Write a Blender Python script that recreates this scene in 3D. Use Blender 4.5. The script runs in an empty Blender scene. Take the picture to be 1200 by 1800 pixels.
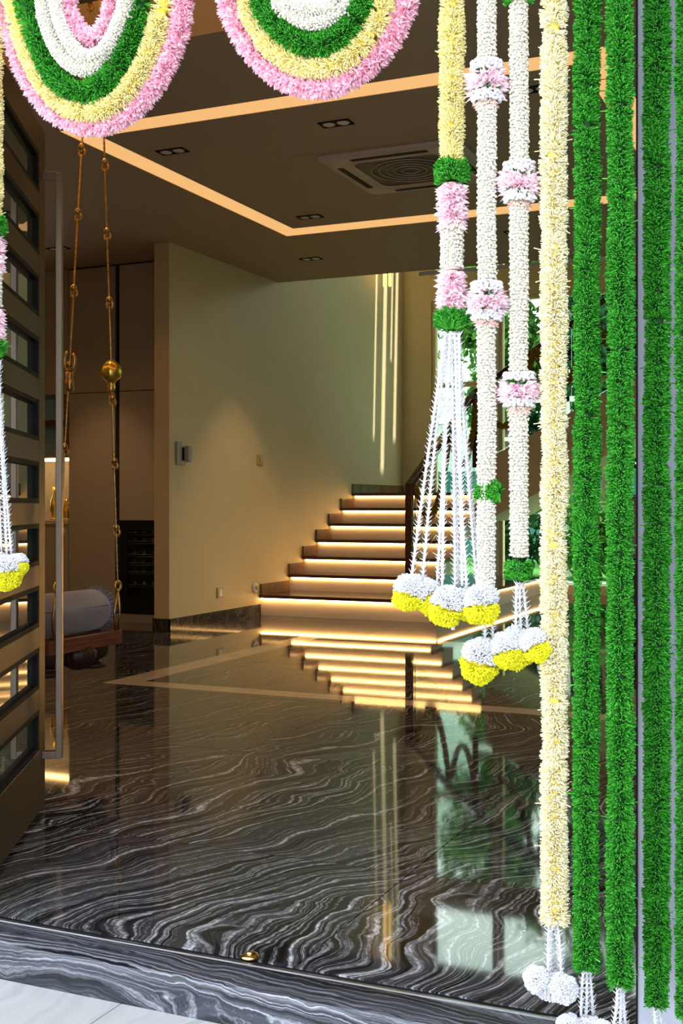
import bpy, bmesh, math, random
import numpy as np
from mathutils import Vector, Matrix
random.seed(7); rng = np.random.default_rng(7)
PI = math.pi
SC = bpy.context.scene
C = SC.collection

# ------------------------------------------------------------------ camera, sky, sun, exposure
F_PX, YAW, H = 2080.0, math.radians(23.9), 1.10
cam = bpy.data.cameras.new('camera'); cam_o = bpy.data.objects.new('camera', cam); C.objects.link(cam_o)
cam_o.location = (0, 0, H); cam_o.rotation_euler = (PI/2, 0, YAW)
cam.sensor_fit = 'VERTICAL'; cam.sensor_height = 36; cam.lens = 36*F_PX/1800; cam.shift_y = -15/1800
cam.clip_start = 0.05; cam.clip_end = 300
SC.camera = cam_o
SC.view_settings.view_transform = 'Standard'; SC.view_settings.look = 'None'
SC.view_settings.exposure = 0.0; SC.view_settings.gamma = 1.0
SC.view_settings.use_curve_mapping = False

world = bpy.data.worlds.new('sky'); SC.world = world; world.use_nodes = True
wn = world.node_tree; wn.nodes.clear()
wo = wn.nodes.new('ShaderNodeOutputWorld'); wb = wn.nodes.new('ShaderNodeBackground')
wt = wn.nodes.new('ShaderNodeTexCoord'); ws = wn.nodes.new('ShaderNodeSeparateXYZ'); wr = wn.nodes.new('ShaderNodeValToRGB')
wr.color_ramp.elements[0].position = 0.0; wr.color_ramp.elements[0].color = (0.95, 0.97, 1.0, 1)
wr.color_ramp.elements[1].position = 0.5; wr.color_ramp.elements[1].color = (0.78, 0.88, 1.0, 1)
wn.links.new(wt.outputs['Generated'], ws.inputs[0]); wn.links.new(ws.outputs['Z'], wr.inputs[0])
wn.links.new(wr.outputs[0], wb.inputs[0]); wb.inputs[1].default_value = 5.0
wn.links.new(wb.outputs[0], wo.inputs[0])

sun = bpy.data.lights.new('sun', 'SUN'); sun.energy = 9.0; sun.angle = math.radians(0.6); sun.color = (.97, 1, .93)
sun_o = bpy.data.objects.new('sun', sun); C.objects.link(sun_o)
SUN_DIR = Vector((-1.0, -0.10, -2.0))      # from the back right, high: falls through the slots added in the stairwell roof
sun_o.rotation_euler = SUN_DIR.to_track_quat('-Z', 'Y').to_euler(); sun_o.location = (4, 8, 12)

def px_x(px, Y):
    u = (px-600)/F_PX; c, s = math.cos(YAW), math.sin(YAW)
    return Y*(-s + c*u)/(c + s*u)
def on_plane(px, py, Y):
    """point of the vertical plane at distance Y that the photograph shows at this pixel (real position, in metres)"""
    u = (px-600)/F_PX; c, s = math.cos(YAW), math.sin(YAW); d = Y/(c + s*u)
    return Vector((d*(-s + c*u), Y, H + (885-py)*d/F_PX))

# ------------------------------------------------------------------ materials
MATS = {}
def _n(t, k, **kw):
    n = t.nodes.new(k)
    for a, v in kw.items(): setattr(n, a, v)
    return n
def mat(name, col, rough=.5, metal=0., noise=0., nscale=8., bump=0., bscale=60., emit=None, estr=0., trans=0., ior=1.5, spec=.5, island=0., coat=0., stretch=None, sheen=0., sss=0.):
    m = bpy.data.materials.new(name); m.use_nodes = True; t = m.node_tree
    b = t.nodes['Principled BSDF']
    b.inputs['Base Color'].default_value = (*col, 1); b.inputs['Roughness'].default_value = rough
    b.inputs['Metallic'].default_value = metal; b.inputs['IOR'].default_value = ior
    b.inputs['Transmission Weight'].default_value = trans; b.inputs['Specular IOR Level'].default_value = spec
    b.inputs['Coat Weight'].default_value = coat
    if sheen: b.inputs['Sheen Weight'].default_value = sheen
    if emit: b.inputs['Emission Color'].default_value = (*emit, 1); b.inputs['Emission Strength'].default_value = estr
    tc = _n(t, 'ShaderNodeTexCoord'); src = tc.outputs['Object']
    if stretch:
        mp = _n(t, 'ShaderNodeMapping'); mp.inputs['Scale'].default_value = stretch
        t.links.new(src, mp.inputs[0]); src = mp.outputs[0]
    if noise:
        nz = _n(t, 'ShaderNodeTexNoise'); nz.inputs['Scale'].default_value = nscale; nz.inputs['Detail'].default_value = 4
        t.links.new(src, nz.inputs['Vector'])
        r = _n(t, 'ShaderNodeValToRGB')
        r.color_ramp.elements[0].position = .3; r.color_ramp.elements[1].position = .7
        r.color_ramp.elements[0].color = (*[max(0, c*(1-noise)) for c in col], 1)
        r.color_ramp.elements[1].color = (*[min(1, c*(1+noise)) for c in col], 1)
        t.links.new(nz.outputs[0], r.inputs[0]); t.links.new(r.outputs[0], b.inputs['Base Color'])
    if island:
        g = _n(t, 'ShaderNodeNewGeometry'); r = _n(t, 'ShaderNodeValToRGB')
        r.color_ramp.elements[0].color = (*[max(0, c*(1-island)) for c in col], 1)
        r.color_ramp.elements[1].color = (*[min(1, c*(1+island)) for c in col], 1)
        t.links.new(g.outputs['Random Per Island'], r.inputs[0]); t.links.new(r.outputs[0], b.inputs['Base Color'])
    if bump:
        nb = _n(t, 'ShaderNodeTexNoise'); nb.inputs['Scale'].default_value = bscale; nb.inputs['Detail'].default_value = 3
        t.links.new(src, nb.inputs['Vector'])
        bp = _n(t, 'ShaderNodeBump'); bp.inputs['Strength'].default_value = bump; bp.inputs['Distance'].default_value = .002
        t.links.new(nb.outputs[0], bp.inputs['Height']); t.links.new(bp.outputs[0], b.inputs['Normal'])
    MATS[name] = m
    return m

def fibre_mat(name, c0, c1, tr=.25, rough=.7):
    """yarn / petals: diffuse plus a little light passing through, varied strand by strand"""
    m = bpy.data.materials.new(name); m.use_nodes = True; t = m.node_tree
    b = t.nodes['Principled BSDF']; out = t.nodes['Material Output']
    b.inputs['Roughness'].default_value = rough; b.inputs['Specular IOR Level'].default_value = .25
    g = _n(t, 'ShaderNodeNewGeometry'); r = _n(t, 'ShaderNodeValToRGB')
    r.color_ramp.elements[0].color = (*c0, 1); r.color_ramp.elements[1].color = (*c1, 1)
    t.links.new(g.outputs['Random Per Island'], r.inputs[0]); t.links.new(r.outputs[0], b.inputs['Base Color'])
    tl = _n(t, 'ShaderNodeBsdfTranslucent'); t.links.new(r.outputs[0], tl.inputs[0])
    mx = _n(t, 'ShaderNodeMixShader'); mx.inputs[0].default_value = tr
    t.links.new(b.outputs[0], mx.inputs[1]); t.links.new(tl.outputs[0], mx.inputs[2]); t.links.new(mx.outputs[0], out.inputs['Surface'])
    return m

def marble(name, dark, mid, light, rough=.04, warp=.9, rot=0.12, sx=4.2, sy=.55, spec=.5, fleck=.5, slab=True, w2a=.09, sz=2.):
    m = bpy.data.materials.new(name); m.use_nodes = True; t = m.node_tree; L = t.links.new
    b = t.nodes['Principled BSDF']; b.inputs['Roughness'].default_value = rough; b.inputs['IOR'].default_value = 1.48
    b.inputs['Specular IOR Level'].default_value = spec
    g = _n(t, 'ShaderNodeNewGeometry'); oi = _n(t, 'ShaderNodeObjectInfo')
    off = _n(t, 'ShaderNodeVectorMath', operation='MULTIPLY'); off.inputs[1].default_value = (.9, .9, 0) if slab else (0, 0, 0)
    cmb = _n(t, 'ShaderNodeCombineXYZ'); L(oi.outputs['Random'], cmb.inputs[0]); L(oi.outputs['Random'], cmb.inputs[1]); L(cmb.outputs[0], off.inputs[0])
    ad = _n(t, 'ShaderNodeVectorMath', operation='ADD'); L(g.outputs['Position'], ad.inputs[0]); L(off.outputs[0], ad.inputs[1])
    w1 = _n(t, 'ShaderNodeTexNoise'); w1.inputs['Scale'].default_value = .75; w1.inputs['Detail'].default_value = 3; w1.inputs['Roughness'].default_value = .45
    L(ad.outputs[0], w1.inputs['Vector'])
    sb = _n(t, 'ShaderNodeVectorMath', operation='SUBTRACT'); sb.inputs[1].default_value = (.5, .5, .5); L(w1.outputs['Color'], sb.inputs[0])
    ml = _n(t, 'ShaderNodeVectorMath', operation='SCALE'); ml.inputs['Scale'].default_value = warp; L(sb.outputs[0], ml.inputs[0])
    a2 = _n(t, 'ShaderNodeVectorMath', operation='ADD'); L(ad.outputs[0], a2.inputs[0]); L(ml.outputs[0], a2.inputs[1])
    w2 = _n(t, 'ShaderNodeTexNoise'); w2.inputs['Scale'].default_value = 6; w2.inputs['Detail'].default_value = 4; L(a2.outputs[0], w2.inputs['Vector'])
    s2 = _n(t, 'ShaderNodeVectorMath', operation='SUBTRACT'); s2.inputs[1].default_value = (.5, .5, .5); L(w2.outputs['Color'], s2.inputs[0])
    m2 = _n(t, 'ShaderNodeVectorMath', operation='SCALE'); m2.inputs['Scale'].default_value = w2a; L(s2.outputs[0], m2.inputs[0])
    a3 = _n(t, 'ShaderNodeVectorMath', operation='ADD'); L(a2.outputs[0], a3.inputs[0]); L(m2.outputs[0], a3.inputs[1])
    def streak(scale, x, y, det, r0, r1, lo, hi, rough_=.55):
        mp = _n(t, 'ShaderNodeMapping'); mp.inputs['Scale'].default_value = (x, y, sz); mp.inputs['Rotation'].default_value = (0, 0, rot)
        L(a3.outputs[0], mp.inputs[0])
        nz = _n(t, 'ShaderNodeTexNoise'); nz.inputs['Scale'].default_value = scale; nz.inputs['Detail'].default_value = det; nz.inputs['Roughness'].default_value = rough_
        L(mp.outputs[0], nz.inputs['Vector'])
        mr = _n(t, 'ShaderNodeMapRange'); mr.inputs['From Min'].default_value = r0; mr.inputs['From Max'].default_value = r1
        mr.inputs['To Min'].default_value = lo; mr.inputs['To Max'].default_value = hi; mr.clamp = True
        L(nz.outputs[0], mr.inputs['Value']); return mr.outputs[0]
    # nested flow lines: contours of a stretched, warped field read through one-dimensional noise
    fld = streak(1.0, sx*.36, sy*.8, 2.5, 0, 1, 0, 1, .5)
    sp = _n(t, 'ShaderNodeVectorMath', operation='DOT_PRODUCT'); L(a3.outputs[0], sp.inputs[0]); sp.inputs[1].default_value = (1, -.15, 0) if sx > sy else (.05, 1, 1)
    K = max(sx, sy)
    def lines(freq, k, r0, r1, det):
        w_ = _n(t, 'ShaderNodeMath', operation='MULTIPLY'); L(fld, w_.inputs[0]); w_.inputs[1].default_value = freq
        x_ = _n(t, 'ShaderNodeMath', operation='MULTIPLY_ADD'); L(sp.outputs['Value'], x_.inputs[0]); x_.inputs[1].default_value = k; L(w_.outputs[0], x_.inputs[2])
        nz = _n(t, 'ShaderNodeTexNoise', noise_dimensions='1D'); nz.inputs['Scale'].default_value = 1; nz.inputs['Detail'].default_value = det; nz.inputs['Roughness'].default_value = .72
        L(x_.outputs[0], nz.inputs['W'])
        mr = _n(t, 'ShaderNodeMapRange'); mr.inputs['From Min'].default_value = r0; mr.inputs['From Max'].default_value = r1; L(nz.outputs[0], mr.inputs['Value']); return mr.outputs[0]
    base = lines(9, K*3.0, .41, .63, 8)
    thin = lines(16, K*10., .48, .66, 9)
    gran = streak(16., sx*.8, sy*2.4, 6, .45, .56, .06, 1, .85)
    vein = lines(8, K*2.3, .66, .76, 3)
    fl = gran
    tv = _n(t, 'ShaderNodeMath', operation='MAXIMUM'); L(thin, tv.inputs[0])
    vm = _n(t, 'ShaderNodeMath', operation='MULTIPLY'); L(vein, vm.inputs[0]); vm.inputs[1].default_value = .8; L(vm.outputs[0], tv.inputs[1])
    fine = tv.outputs[0]
    body = _n(t, 'ShaderNodeMix', data_type='RGBA'); L(base, body.inputs['Factor'])
    body.inputs['A'].default_value = (*dark, 1); body.inputs['B'].default_value = (*mid, 1)
    # flecks gather along the fine streaks
    mm = _n(t, 'ShaderNodeMath', operation='MULTIPLY'); L(fine, mm.inputs[0])
    ma = _n(t, 'ShaderNodeMath', operation='MULTIPLY_ADD'); L(fl, ma.inputs[0]); ma.inputs[1].default_value = fleck; ma.inputs[2].default_value = 1-fleck
    L(ma.outputs[0], mm.inputs[1])
    big = _n(t, 'ShaderNodeMath', operation='MULTIPLY_ADD'); L(base, big.inputs[0]); big.inputs[1].default_value = .72; big.inputs[2].default_value = .26
    m3 = _n(t, 'ShaderNodeMath', operation='MULTIPLY'); L(mm.outputs[0], m3.inputs[0]); L(big.outputs[0], m3.inputs[1])
    top = _n(t, 'ShaderNodeMix', data_type='RGBA'); L(m3.outputs[0], top.inputs['Factor']); L(body.outputs['Result'], top.inputs['A'])
    top.inputs['B'].default_value = (*light, 1)
    L(top.outputs['Result'], b.inputs['Base Color'])
    MATS[name] = m
    return m

M_floor = marble('black_marble', (.004, .004, .005), (.042, .041, .046), (.85, .85, .87), sx=5.5, sy=.75, warp=1.15, w2a=.06, fleck=.75)
M_sill = marble('sill_marble', (.006, .007, .010), (.05, .055, .07), (.55, .56, .62), rough=.12, sx=.7, sy=6., sz=6., warp=.35, w2a=.06, slab=False)
M_base = marble('baseboard_marble', (.010, .009, .008), (.045, .038, .03), (.3, .27, .22), rough=.08, rot=.5, slab=False)
M_tile = marble('pale_marble_tile', (.40, .40, .39), (.46, .455, .445), (.30, .30, .30), rough=.35, sx=2.2, sy=.6, fleck=.2)
M_inlay = mat('beige_marble_inlay', (.62, .50, .37), .06, noise=.08, nscale=5)
M_grout = mat('grout', (.35, .34, .33), .8)
M_wall = mat('warm_plaster', (.72, .57, .32), .55, noise=.02, nscale=3, bump=.05, bscale=200)
M_ceil = mat('ceiling_paint', (.50, .375, .24), .6, noise=.02, nscale=2)
M_cab = mat('taupe_laminate', (.42, .35, .26), .4, noise=.03, nscale=2)
M_cabdark = mat('cabinet_shadow_gap', (.012, .010, .009), .6)
M_fac = mat('facade_metal_paint', (.47, .49, .57), .45, noise=.03, nscale=2)
M_black = mat('black_gasket', (.006, .006, .006), .6, spec=.2)
M_bronze = mat('brushed_bronze', (.085, .040, .015), .38, metal=.4, spec=.2, noise=.05, nscale=30, stretch=(1, 1, .05))
M_handle = mat('champagne_metal', (.30, .23, .17), .3, metal=.9)
M_doorglass = mat('door_glass', (.12, .15, .13), .01, trans=.45, ior=1.75)
M_glass = mat('clear_glass', (.86, .95, .92), .0, trans=1., ior=1.12)
M_tint = mat('tinted_glass', (.68, .80, .64), .0, trans=1., ior=1.12)
M_white = mat('white_paint', (.82, .83, .82), .4, noise=.01, nscale=4)
M_wood = mat('dark_tread_wood', (.075, .030, .014), .12, noise=.25, nscale=6, stretch=(1, 8, 8))
M_skirt = mat('brown_skirting_stone', (.24, .13, .055), .15, noise=.2, nscale=8)
M_riser = mat('cream_riser_stone', (.80, .68, .55), .22, noise=.05, nscale=2)
M_led = mat('led_strip_warm', (1, .8, .5), .5, emit=(1.0, .58, .20), estr=20.)
M_cove = mat('cove_diffuser_warm', (.8, .6, .4), .5, emit=(1.0, .54, .20), estr=.86)
M_tray = mat('tray_cove_warm', (.8, .6, .4), .5, emit=(1.0, .52, .16), estr=6.)
M_lampglow = mat('lamp_tube_glow', (1, .8, .4), .5, emit=(1.0, .60, .12), estr=3.)
M_brass = mat('aged_brass', (.60, .36, .12), .30, metal=1., noise=.35, nscale=40)
M_gold = mat('polished_gold', (.80, .55, .10), .28, metal=1.)
M_swood = mat('carved_redwood', (.20, .055, .022), .3, noise=.3, nscale=12, stretch=(8, 1, 8), bump=.3, bscale=90)
M_swdark = mat('dark_turned_wood', (.035, .014, .008), .5, noise=.3, nscale=12)
M_silk = mat('lilac_grey_silk', (.23, .20, .23), .42, sheen=.6, noise=.1, nscale=14, bump=.2, bscale=40)
M_frill = mat('silk_frill', (.20, .20, .24), .5)
M_acw = mat('cassette_plastic', (.66, .55, .44), .45)
M_acd = mat('cassette_grille', (.05, .042, .036), .5)
M_reflector = mat('downlight_reflector', (.92, .90, .84), .3)
M_beige = mat('beige_plastic', (.62, .45, .20), .4)
M_switch = mat('grey_plastic', (.42, .40, .38), .35)
M_leaf = fibre_mat('garden_leaves', (.025, .10, .02), (.14, .34, .06), .35)
M_leafd = fibre_mat('dark_garden_leaves', (.012, .05, .02), (.05, .16, .06), .3)
M_bark = mat('bark', (.12, .08, .05), .9, noise=.3, nscale=12)
M_lawn = mat('lawn', (.06, .20, .03), .9, noise=.3, nscale=9, bump=.6, bscale=60)
M_teal = mat('teal_painted_wall', (.045, .20, .20), .35, noise=.15, nscale=1.2)
M_pale = mat('pale_render_wall', (.56, .68, .62), .8, noise=.04, nscale=2)
M_curb = mat('pale_curb', (.7, .72, .68), .6)
M_soil = mat('ground', (.2, .19, .17), .9, noise=.2)
M_mari = fibre_mat('dry_marigold', (.42, .24, .02), (.80, .50, .06), .3)
M_brown = mat('brown_cabinet_wood', (.20, .11, .07), .4, noise=.15, nscale=6, stretch=(1, 1, .2))
M_bronzelock = mat('brass_floor_lock', (.6, .42, .18), .22, metal=1.)
M_steel = mat('bright_steel', (.7, .7, .72), .18, metal=1.)
# garlands
M_green = fibre_mat('green_yarn', (.004, .11, .006), (.09, .54, .045), .25, .45)  # wide strand contrast imitates bright highlights on the yarn tips
M_greenc = mat('green_core', (.002, .045, .004), .9)
M_yel = fibre_mat('pale_yellow_yarn', (.95, .84, .32), (1.0, .95, .62), .35)
M_yelc = mat('yellow_core', (.92, .66, .05), .9)
M_cream = fibre_mat('cream_yarn', (.98, .88, .50), (1.0, .98, .84), .35)
M_creamc = mat('cream_core', (.95, .72, .12), .9)
M_pink = fibre_mat('pink_petals', (.95, .50, .62), (1.0, .76, .84), .35)
M_pinkl = fibre_mat('pale_pink_petals', (.97, .66, .76), (1.0, .88, .92), .35)
M_pinkc = mat('pink_core', (.90, .45, .58), .9)
M_bud = fibre_mat('jasmine_buds', (.66, .62, .50), (.84, .81, .70), .10, .6)
M_budc = mat('bud_core', (.70, .65, .52), .9)
M_tuber = fibre_mat('white_petals', (.74, .74, .77), (.88, .88, .91), .2)
M_tuberc = mat('white_core', (.75, .75, .78), .9)
M_lemon = fibre_mat('lemon_yellow_petals', (.78, .74, .01), (.98, .94, .04), .25)
M_lemonc = mat('lemon_core', (.6, .5, .01), .9)
M_peach = fibre_mat('peach_petals', (.95, .60, .52), (1., .80, .76), .25)

# ------------------------------------------------------------------ mesh helpers
def link(name, me, m, parent=None):
    o = bpy.data.objects.new(name, me)
    if m is not None:
        me.materials.clear() if False else None
        if not me.materials: me.materials.append(m)
    C.objects.link(o)
    if parent is not None: o.parent = parent
    return o
def tag(o, label=None, cat=None, group=None, kind=None):
    if label: o['label'] = label
    if cat: o['category'] = cat
    if group: o['group'] = group
    if kind: o['kind'] = kind
    return o
def thing(name, label, cat, loc=(0, 0, 0), rz=0, group=None):
    o = bpy.data.objects.new(name, None); C.objects.link(o); o.location = loc; o.rotation_euler = (0, 0, rz)
    o.empty_display_size = .1
    return tag(o, label, cat, group)
def bx(bm, x0, x1, y0, y1, z0, z1, bev=0.):
    r = bmesh.ops.create_cube(bm, size=1)
    for v in r['verts']:
        v.co = Vector(((x0+x1)/2 + v.co.x*(x1-x0), (y0+y1)/2 + v.co.y*(y1-y0), (z0+z1)/2 + v.co.z*(z1-z0)))
    if bev:
        es = list({e for v in r['verts'] for e in v.link_edges})
        bmesh.ops.bevel(bm, geom=es, offset=bev, segments=2, affect='EDGES', profile=.5)
    return r['verts']
def fin(name, bm, m, parent=None, smooth=False):
    me = bpy.data.meshes.new(name); bm.to_mesh(me); bm.free()
    if smooth: me.polygons.foreach_set('use_smooth', [True]*len(me.polygons))
    return link(name, me, m, parent)
def box(name, x0, x1, y0, y1, z0, z1, m, parent=None, bev=0.):
    bm = bmesh.new(); bx(bm, x0, x1, y0, y1, z0, z1, bev); return fin(name, bm, m, parent)
def struct(name, bm, m): return tag(fin(name, bm, m), kind='structure')
def tube(bm, pts, r, seg=8, cap=True, closed=False):
    pts = [Vector(p) for p in pts]; n = len(pts); rings = []
    up = Vector((0, 0, 1)); prev = None
    for i, p in enumerate(pts):
        if closed: t = (pts[(i+1) % n]-pts[i-1])
        else: t = pts[min(i+1, n-1)]-pts[max(i-1, 0)]
        t.normalize()
        if prev is None:
            a = t.cross(up)
            if a.length < .05: a = t.cross(Vector((1, 0, 0)))
        else: a = prev - t*prev.dot(t)
        a.normalize(); prev = a; b = t.cross(a)
        rr = r[i] if isinstance(r, (list, tuple)) else r
        rings.append([bm.verts.new(p + (a*math.cos(k*2*PI/seg) + b*math.sin(k*2*PI/seg))*rr) for k in range(seg)])
    m = n if closed else n-1
    for i in range(m):
        A, B = rings[i], rings[(i+1) % n]
        for k in range(seg): bm.faces.new((A[k], A[(k+1) % seg], B[(k+1) % seg], B[k]))
    if cap and not closed:
        bm.faces.new(rings[0][::-1]); bm.faces.new(rings[-1])
def lathe(bm, prof, c=(0, 0, 0), seg=24, lobes=0, amp=0., axis='Z'):
    rings = []
    for r, z in prof:
        ring = []
        for k in range(seg):
            a = k*2*PI/seg; rr = r*(1 + (amp*abs(math.sin(lobes*a/2)) if lobes else 0))
            v = Vector((rr*math.cos(a), rr*math.sin(a), z))
            if axis == 'Y': v = Vector((v.x, v.z, v.y))
            if axis == 'X': v = Vector((v.z, v.x, v.y))
            ring.append(bm.verts.new(v+Vector(c)))
        rings.append(ring)
    for A, B in zip(rings, rings[1:]):
        for k in range(seg): bm.faces.new((A[k], A[(k+1) % seg], B[(k+1) % seg], B[k]))
    bm.faces.new(rings[0][::-1]); bm.faces.new(rings[-1])
    bmesh.ops.recalc_face_normals(bm, faces=bm.faces)
def np_mesh(name, V, faces_flat, sizes, m, parent=None, smooth=False):
    me = bpy.data.meshes.new(name)
    me.vertices.add(len(V)); me.vertices.foreach_set('co', V.astype(np.float32).ravel())
    me.loops.add(len(faces_flat)); me.loops.foreach_set('vertex_index', faces_flat.astype(np.int32))
    me.polygons.add(len(sizes))
    st = np.concatenate([[0], np.cumsum(sizes)[:-1]]).astype(np.int32)
    me.polygons.foreach_set('loop_start', st)
    me.polygons.foreach_set('use_smooth', np.full(len(sizes), smooth))
    me.update(calc_edges=True); me.validate()
    return link(name, me, m, parent)
def norm(a): return a/np.maximum(np.linalg.norm(a, axis=-1, keepdims=True), 1e-9)
def replicate(P0, D, S, tmpl_v, tmpl_f, length, width, roll=None):
    """place a small template (x,y across, z along) at every P0 pointing along D"""
    n = len(P0); D = norm(D); ref = norm(S - D*np.sum(S*D, axis=1, keepdims=True)); T = np.cross(D, ref)
    if roll is not None:
        c, s = np.cos(roll)[:, None], np.sin(roll)[:, None]; ref, T = ref*c + T*s, T*c - ref*s
    tv = np.array(tmpl_v, dtype=np.float64)
    V = (P0[:, None, :] + ref[:, None, :]*tv[None, :, 0, None]*width[:, None, None] + T[:, None, :]*tv[None, :, 1, None]*width[:, None, None]
         + D[:, None, :]*tv[None, :, 2, None]*length[:, None, None]).reshape(-1, 3)
    ff, ss = [], []
    for f in tmpl_f: ff.extend(f); ss.append(len(f))
    k = len(tv); F = (np.array(ff)[None, :] + (np.arange(n)*k)[:, None]).ravel()
    return V, F, np.tile(np.array(ss), n)
r3 = [(math.cos(a), math.sin(a)) for a in (0, 2*PI/3, 4*PI/3)]
STRAND = ([(x*.5, y*.5, 0) for x, y in r3] + [(x*.46+.0, y*.46, 1) for x, y in r3], [(0, 1, 4, 3), (1, 2, 5, 4), (2, 0, 3, 5), (3, 4, 5)])
SPIKE = ([(x*.5, y*.5, 0) for x, y in r3] + [(0, 0, 1)], [(0, 1, 3), (1, 2, 3), (2, 0, 3)])
PETAL = ([(0, 0, 0), (-.5, .12, .55), (.5, .12, .55), (0, -.05, 1), (0, -.12, .5)], [(0, 4, 1), (0, 2, 4), (4, 3, 1), (4, 2, 3)])
_ic = bmesh.new(); bmesh.ops.create_icosphere(_ic, subdivisions=1, radius=.5); _ic.verts.ensure_lookup_table()
BUD = ([tuple(v.co) for v in _ic.verts], [tuple(v.index for v in f.verts) for f in _ic.faces]); _ic.free()

class Path:
    def __init__(s, pts):
        pts = [np.array(p, dtype=float) for p in pts]; P = []
        if len(pts) == 2:
            k = max(4, int(np.linalg.norm(pts[1]-pts[0])/.02))
            P = [pts[0]+(pts[1]-pts[0])*i/k for i in range(k+1)]
        else:
            e = [2*pts[0]-pts[1]] + pts + [2*pts[-1]-pts[-2]]
            for i in range(1, len(e)-2):
                for j in range(12):
                    t = j/12; a, b, c, d = e[i-1], e[i], e[i+1], e[i+2]
                    P.append(.5*((2*b)+(-a+c)*t+(2*a-5*b+4*c-d)*t*t+(-a+3*b-3*c+d)*t**3))
            P.append(pts[-1])
        s.P = np.array(P); seg = np.linalg.norm(np.diff(s.P, axis=0), axis=1); s.s = np.concatenate([[0], np.cumsum(seg)]); s.L = s.s[-1]
    def at(s, t):
        p = np.stack([np.interp(t, s.s, s.P[:, k]) for k in range(3)], -1)
        q = np.stack([np.interp(t+.004, s.s, s.P[:, k]) for k in range(3)], -1); o = np.stack([np.interp(t-.004, s.s, s.P[:, k]) for k in range(3)], -1)
        return p, norm(q-o)
    def frame(s, t):
        p, tg = s.at(t); ref = np.tile(np.array([0., 1., 0.]), (len(p), 1)); a = norm(np.cross(tg, ref)); b = np.cross(tg, a)
        return p, tg, a, b

def wobble(t, sd):
    r = np.random.default_rng(sd); out = np.zeros_like(t)
    for k in range(4): out += np.sin(t*r.uniform(8, 60)+r.uniform(0, 6))/(k+1.5)
    return out/2

def core(path, r, m, parent, name='core'):
    bm = bmesh.new(); k = max(2, int(path.L/.03)); p, _ = path.at(np.linspace(0, path.L, k)); tube(bm, [tuple(q) for q in p], r, 8)
    return fin(name, bm, m, parent, True)
def fringe(name, path, R, m, parent, dens=12000, w=.0023, tuft=.021, s0=0., s1=None, sd=1, fan=1.1, tmpl=STRAND, base=.3, jit=.16, thin_above=None):
    """pile of short strands set in tufts round a string; R = outer radius"""
    r = np.random.default_rng(sd); s1 = path.L if s1 is None else s1
    n = int(dens*(s1-s0)); t = r.uniform(s0, s1, n)
    tq = t/tuft+.9*np.sin(t*31+sd)+.5*np.sin(t*83+sd*2)
    ti = np.floor(tq); fr = (tq-ti)*2-1; ti = ti-ti.min()
    tb = np.clip(t-fr*tuft*.25, s0+.001, s1-.001)
    rr = np.random.default_rng(sd+99); nt = int(ti.max())+2
    tilt = rr.normal(0, .20, nt)[ti.astype(int)]; size = (1+rr.normal(0, .06, nt))[ti.astype(int)]
    a = r.uniform(0, 2*PI, n)
    p, tg, A, B = path.frame(tb)
    rad = A*np.cos(a)[:, None] + B*np.sin(a)[:, None]
    if thin_above is not None:
        keep = (p[:, 2] < thin_above) | (r.random(n) < .3); p, tg, A, B, rad, fr, tilt, size = [q[keep] for q in (p, tg, A, B, rad, fr, tilt, size)]; a = a[keep]; n = len(p)
    D = norm(rad + tg*(fr*fan*.42 + tilt + .25*np.sin(a*3+fr))[:, None] + r.normal(0, jit, (n, 3)))
    Ln = R*(1-base)*size*r.uniform(.74, 1.14, n); wild = r.random(n) < .004; Ln[wild] *= 1.5
    P0 = p + rad*(R*base)
    V, F, S = replicate(P0, D, np.roll(D, 1, axis=1)+.1, *tmpl, Ln, np.full(n, w)*r.uniform(.8, 1.2, n), roll=r.uniform(0, 6.28, n))
    o = np_mesh(name, V, F, S, m, parent); o['kind'] = 'stuff'; return o
def petals(name, path, R, m, parent, dens=6500, w=.007, s0=0., s1=None, sd=1, base=.25, droop=.35):
    r = np.random.default_rng(sd); s1 = path.L if s1 is None else s1; n = int(dens*(s1-s0)); t = r.uniform(s0, s1, n)
    a = r.uniform(0, 2*PI, n); p, tg, A, B = path.frame(t); rad = A*np.cos(a)[:, None] + B*np.sin(a)[:, None]
    D = norm(rad + tg*(r.normal(0, .35, n)+.35*np.sin(t*190))[:, None] + np.array([0, 0, -droop]) + r.normal(0, .15, (n, 3)))
    V, F, S = replicate(p+rad*R*base, D, tg, *PETAL, R*(1-base)*r.uniform(.75, 1.15, n), w*r.uniform(.7, 1.15, n), roll=PI/2+r.normal(0, .9, n))
    o = np_mesh(name, V, F, S, m, parent); o['kind'] = 'stuff'; return o
def buds(name, path, R, m, parent, s0=0., s1=None, sd=1, pitch=.0052, size=.0060, around=None):
    r = np.random.default_rng(sd); s1 = path.L if s1 is None else s1; k = int((s1-s0)/pitch); ar = around or max(8, int(2*PI*R/.0058))
    ii, jj = np.meshgrid(np.arange(k), np.arange(ar), indexing='ij'); ii = ii.ravel(); jj = jj.ravel(); n = len(ii)
    t = s0+(ii+.5)*pitch + r.normal(0, .0010, n); a = (jj+.5*(ii % 2))*2*PI/ar + r.normal(0, .06, n)+ .13*np.sin(ii*.09)
    p, tg, A, B = path.frame(t); rad = A*np.cos(a)[:, None] + B*np.sin(a)[:, None]
    RR = R*(1+.03*wobble(t, sd))-.0035 + np.where(ii % 2 == 0, .0010, -.0005) + r.normal(0, .0007, n)
    D = norm(rad + tg*.25 + r.normal(0, .12, (n, 3)))
    V, F, S = replicate(p+rad*RR[:, None], D, tg, *BUD, size*1.25*r.uniform(.9, 1.1, n), size*r.uniform(.88, 1.12, n))
    o = np_mesh(name, V, F, S, m, parent, True); o['kind'] = 'stuff'; return o
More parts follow.
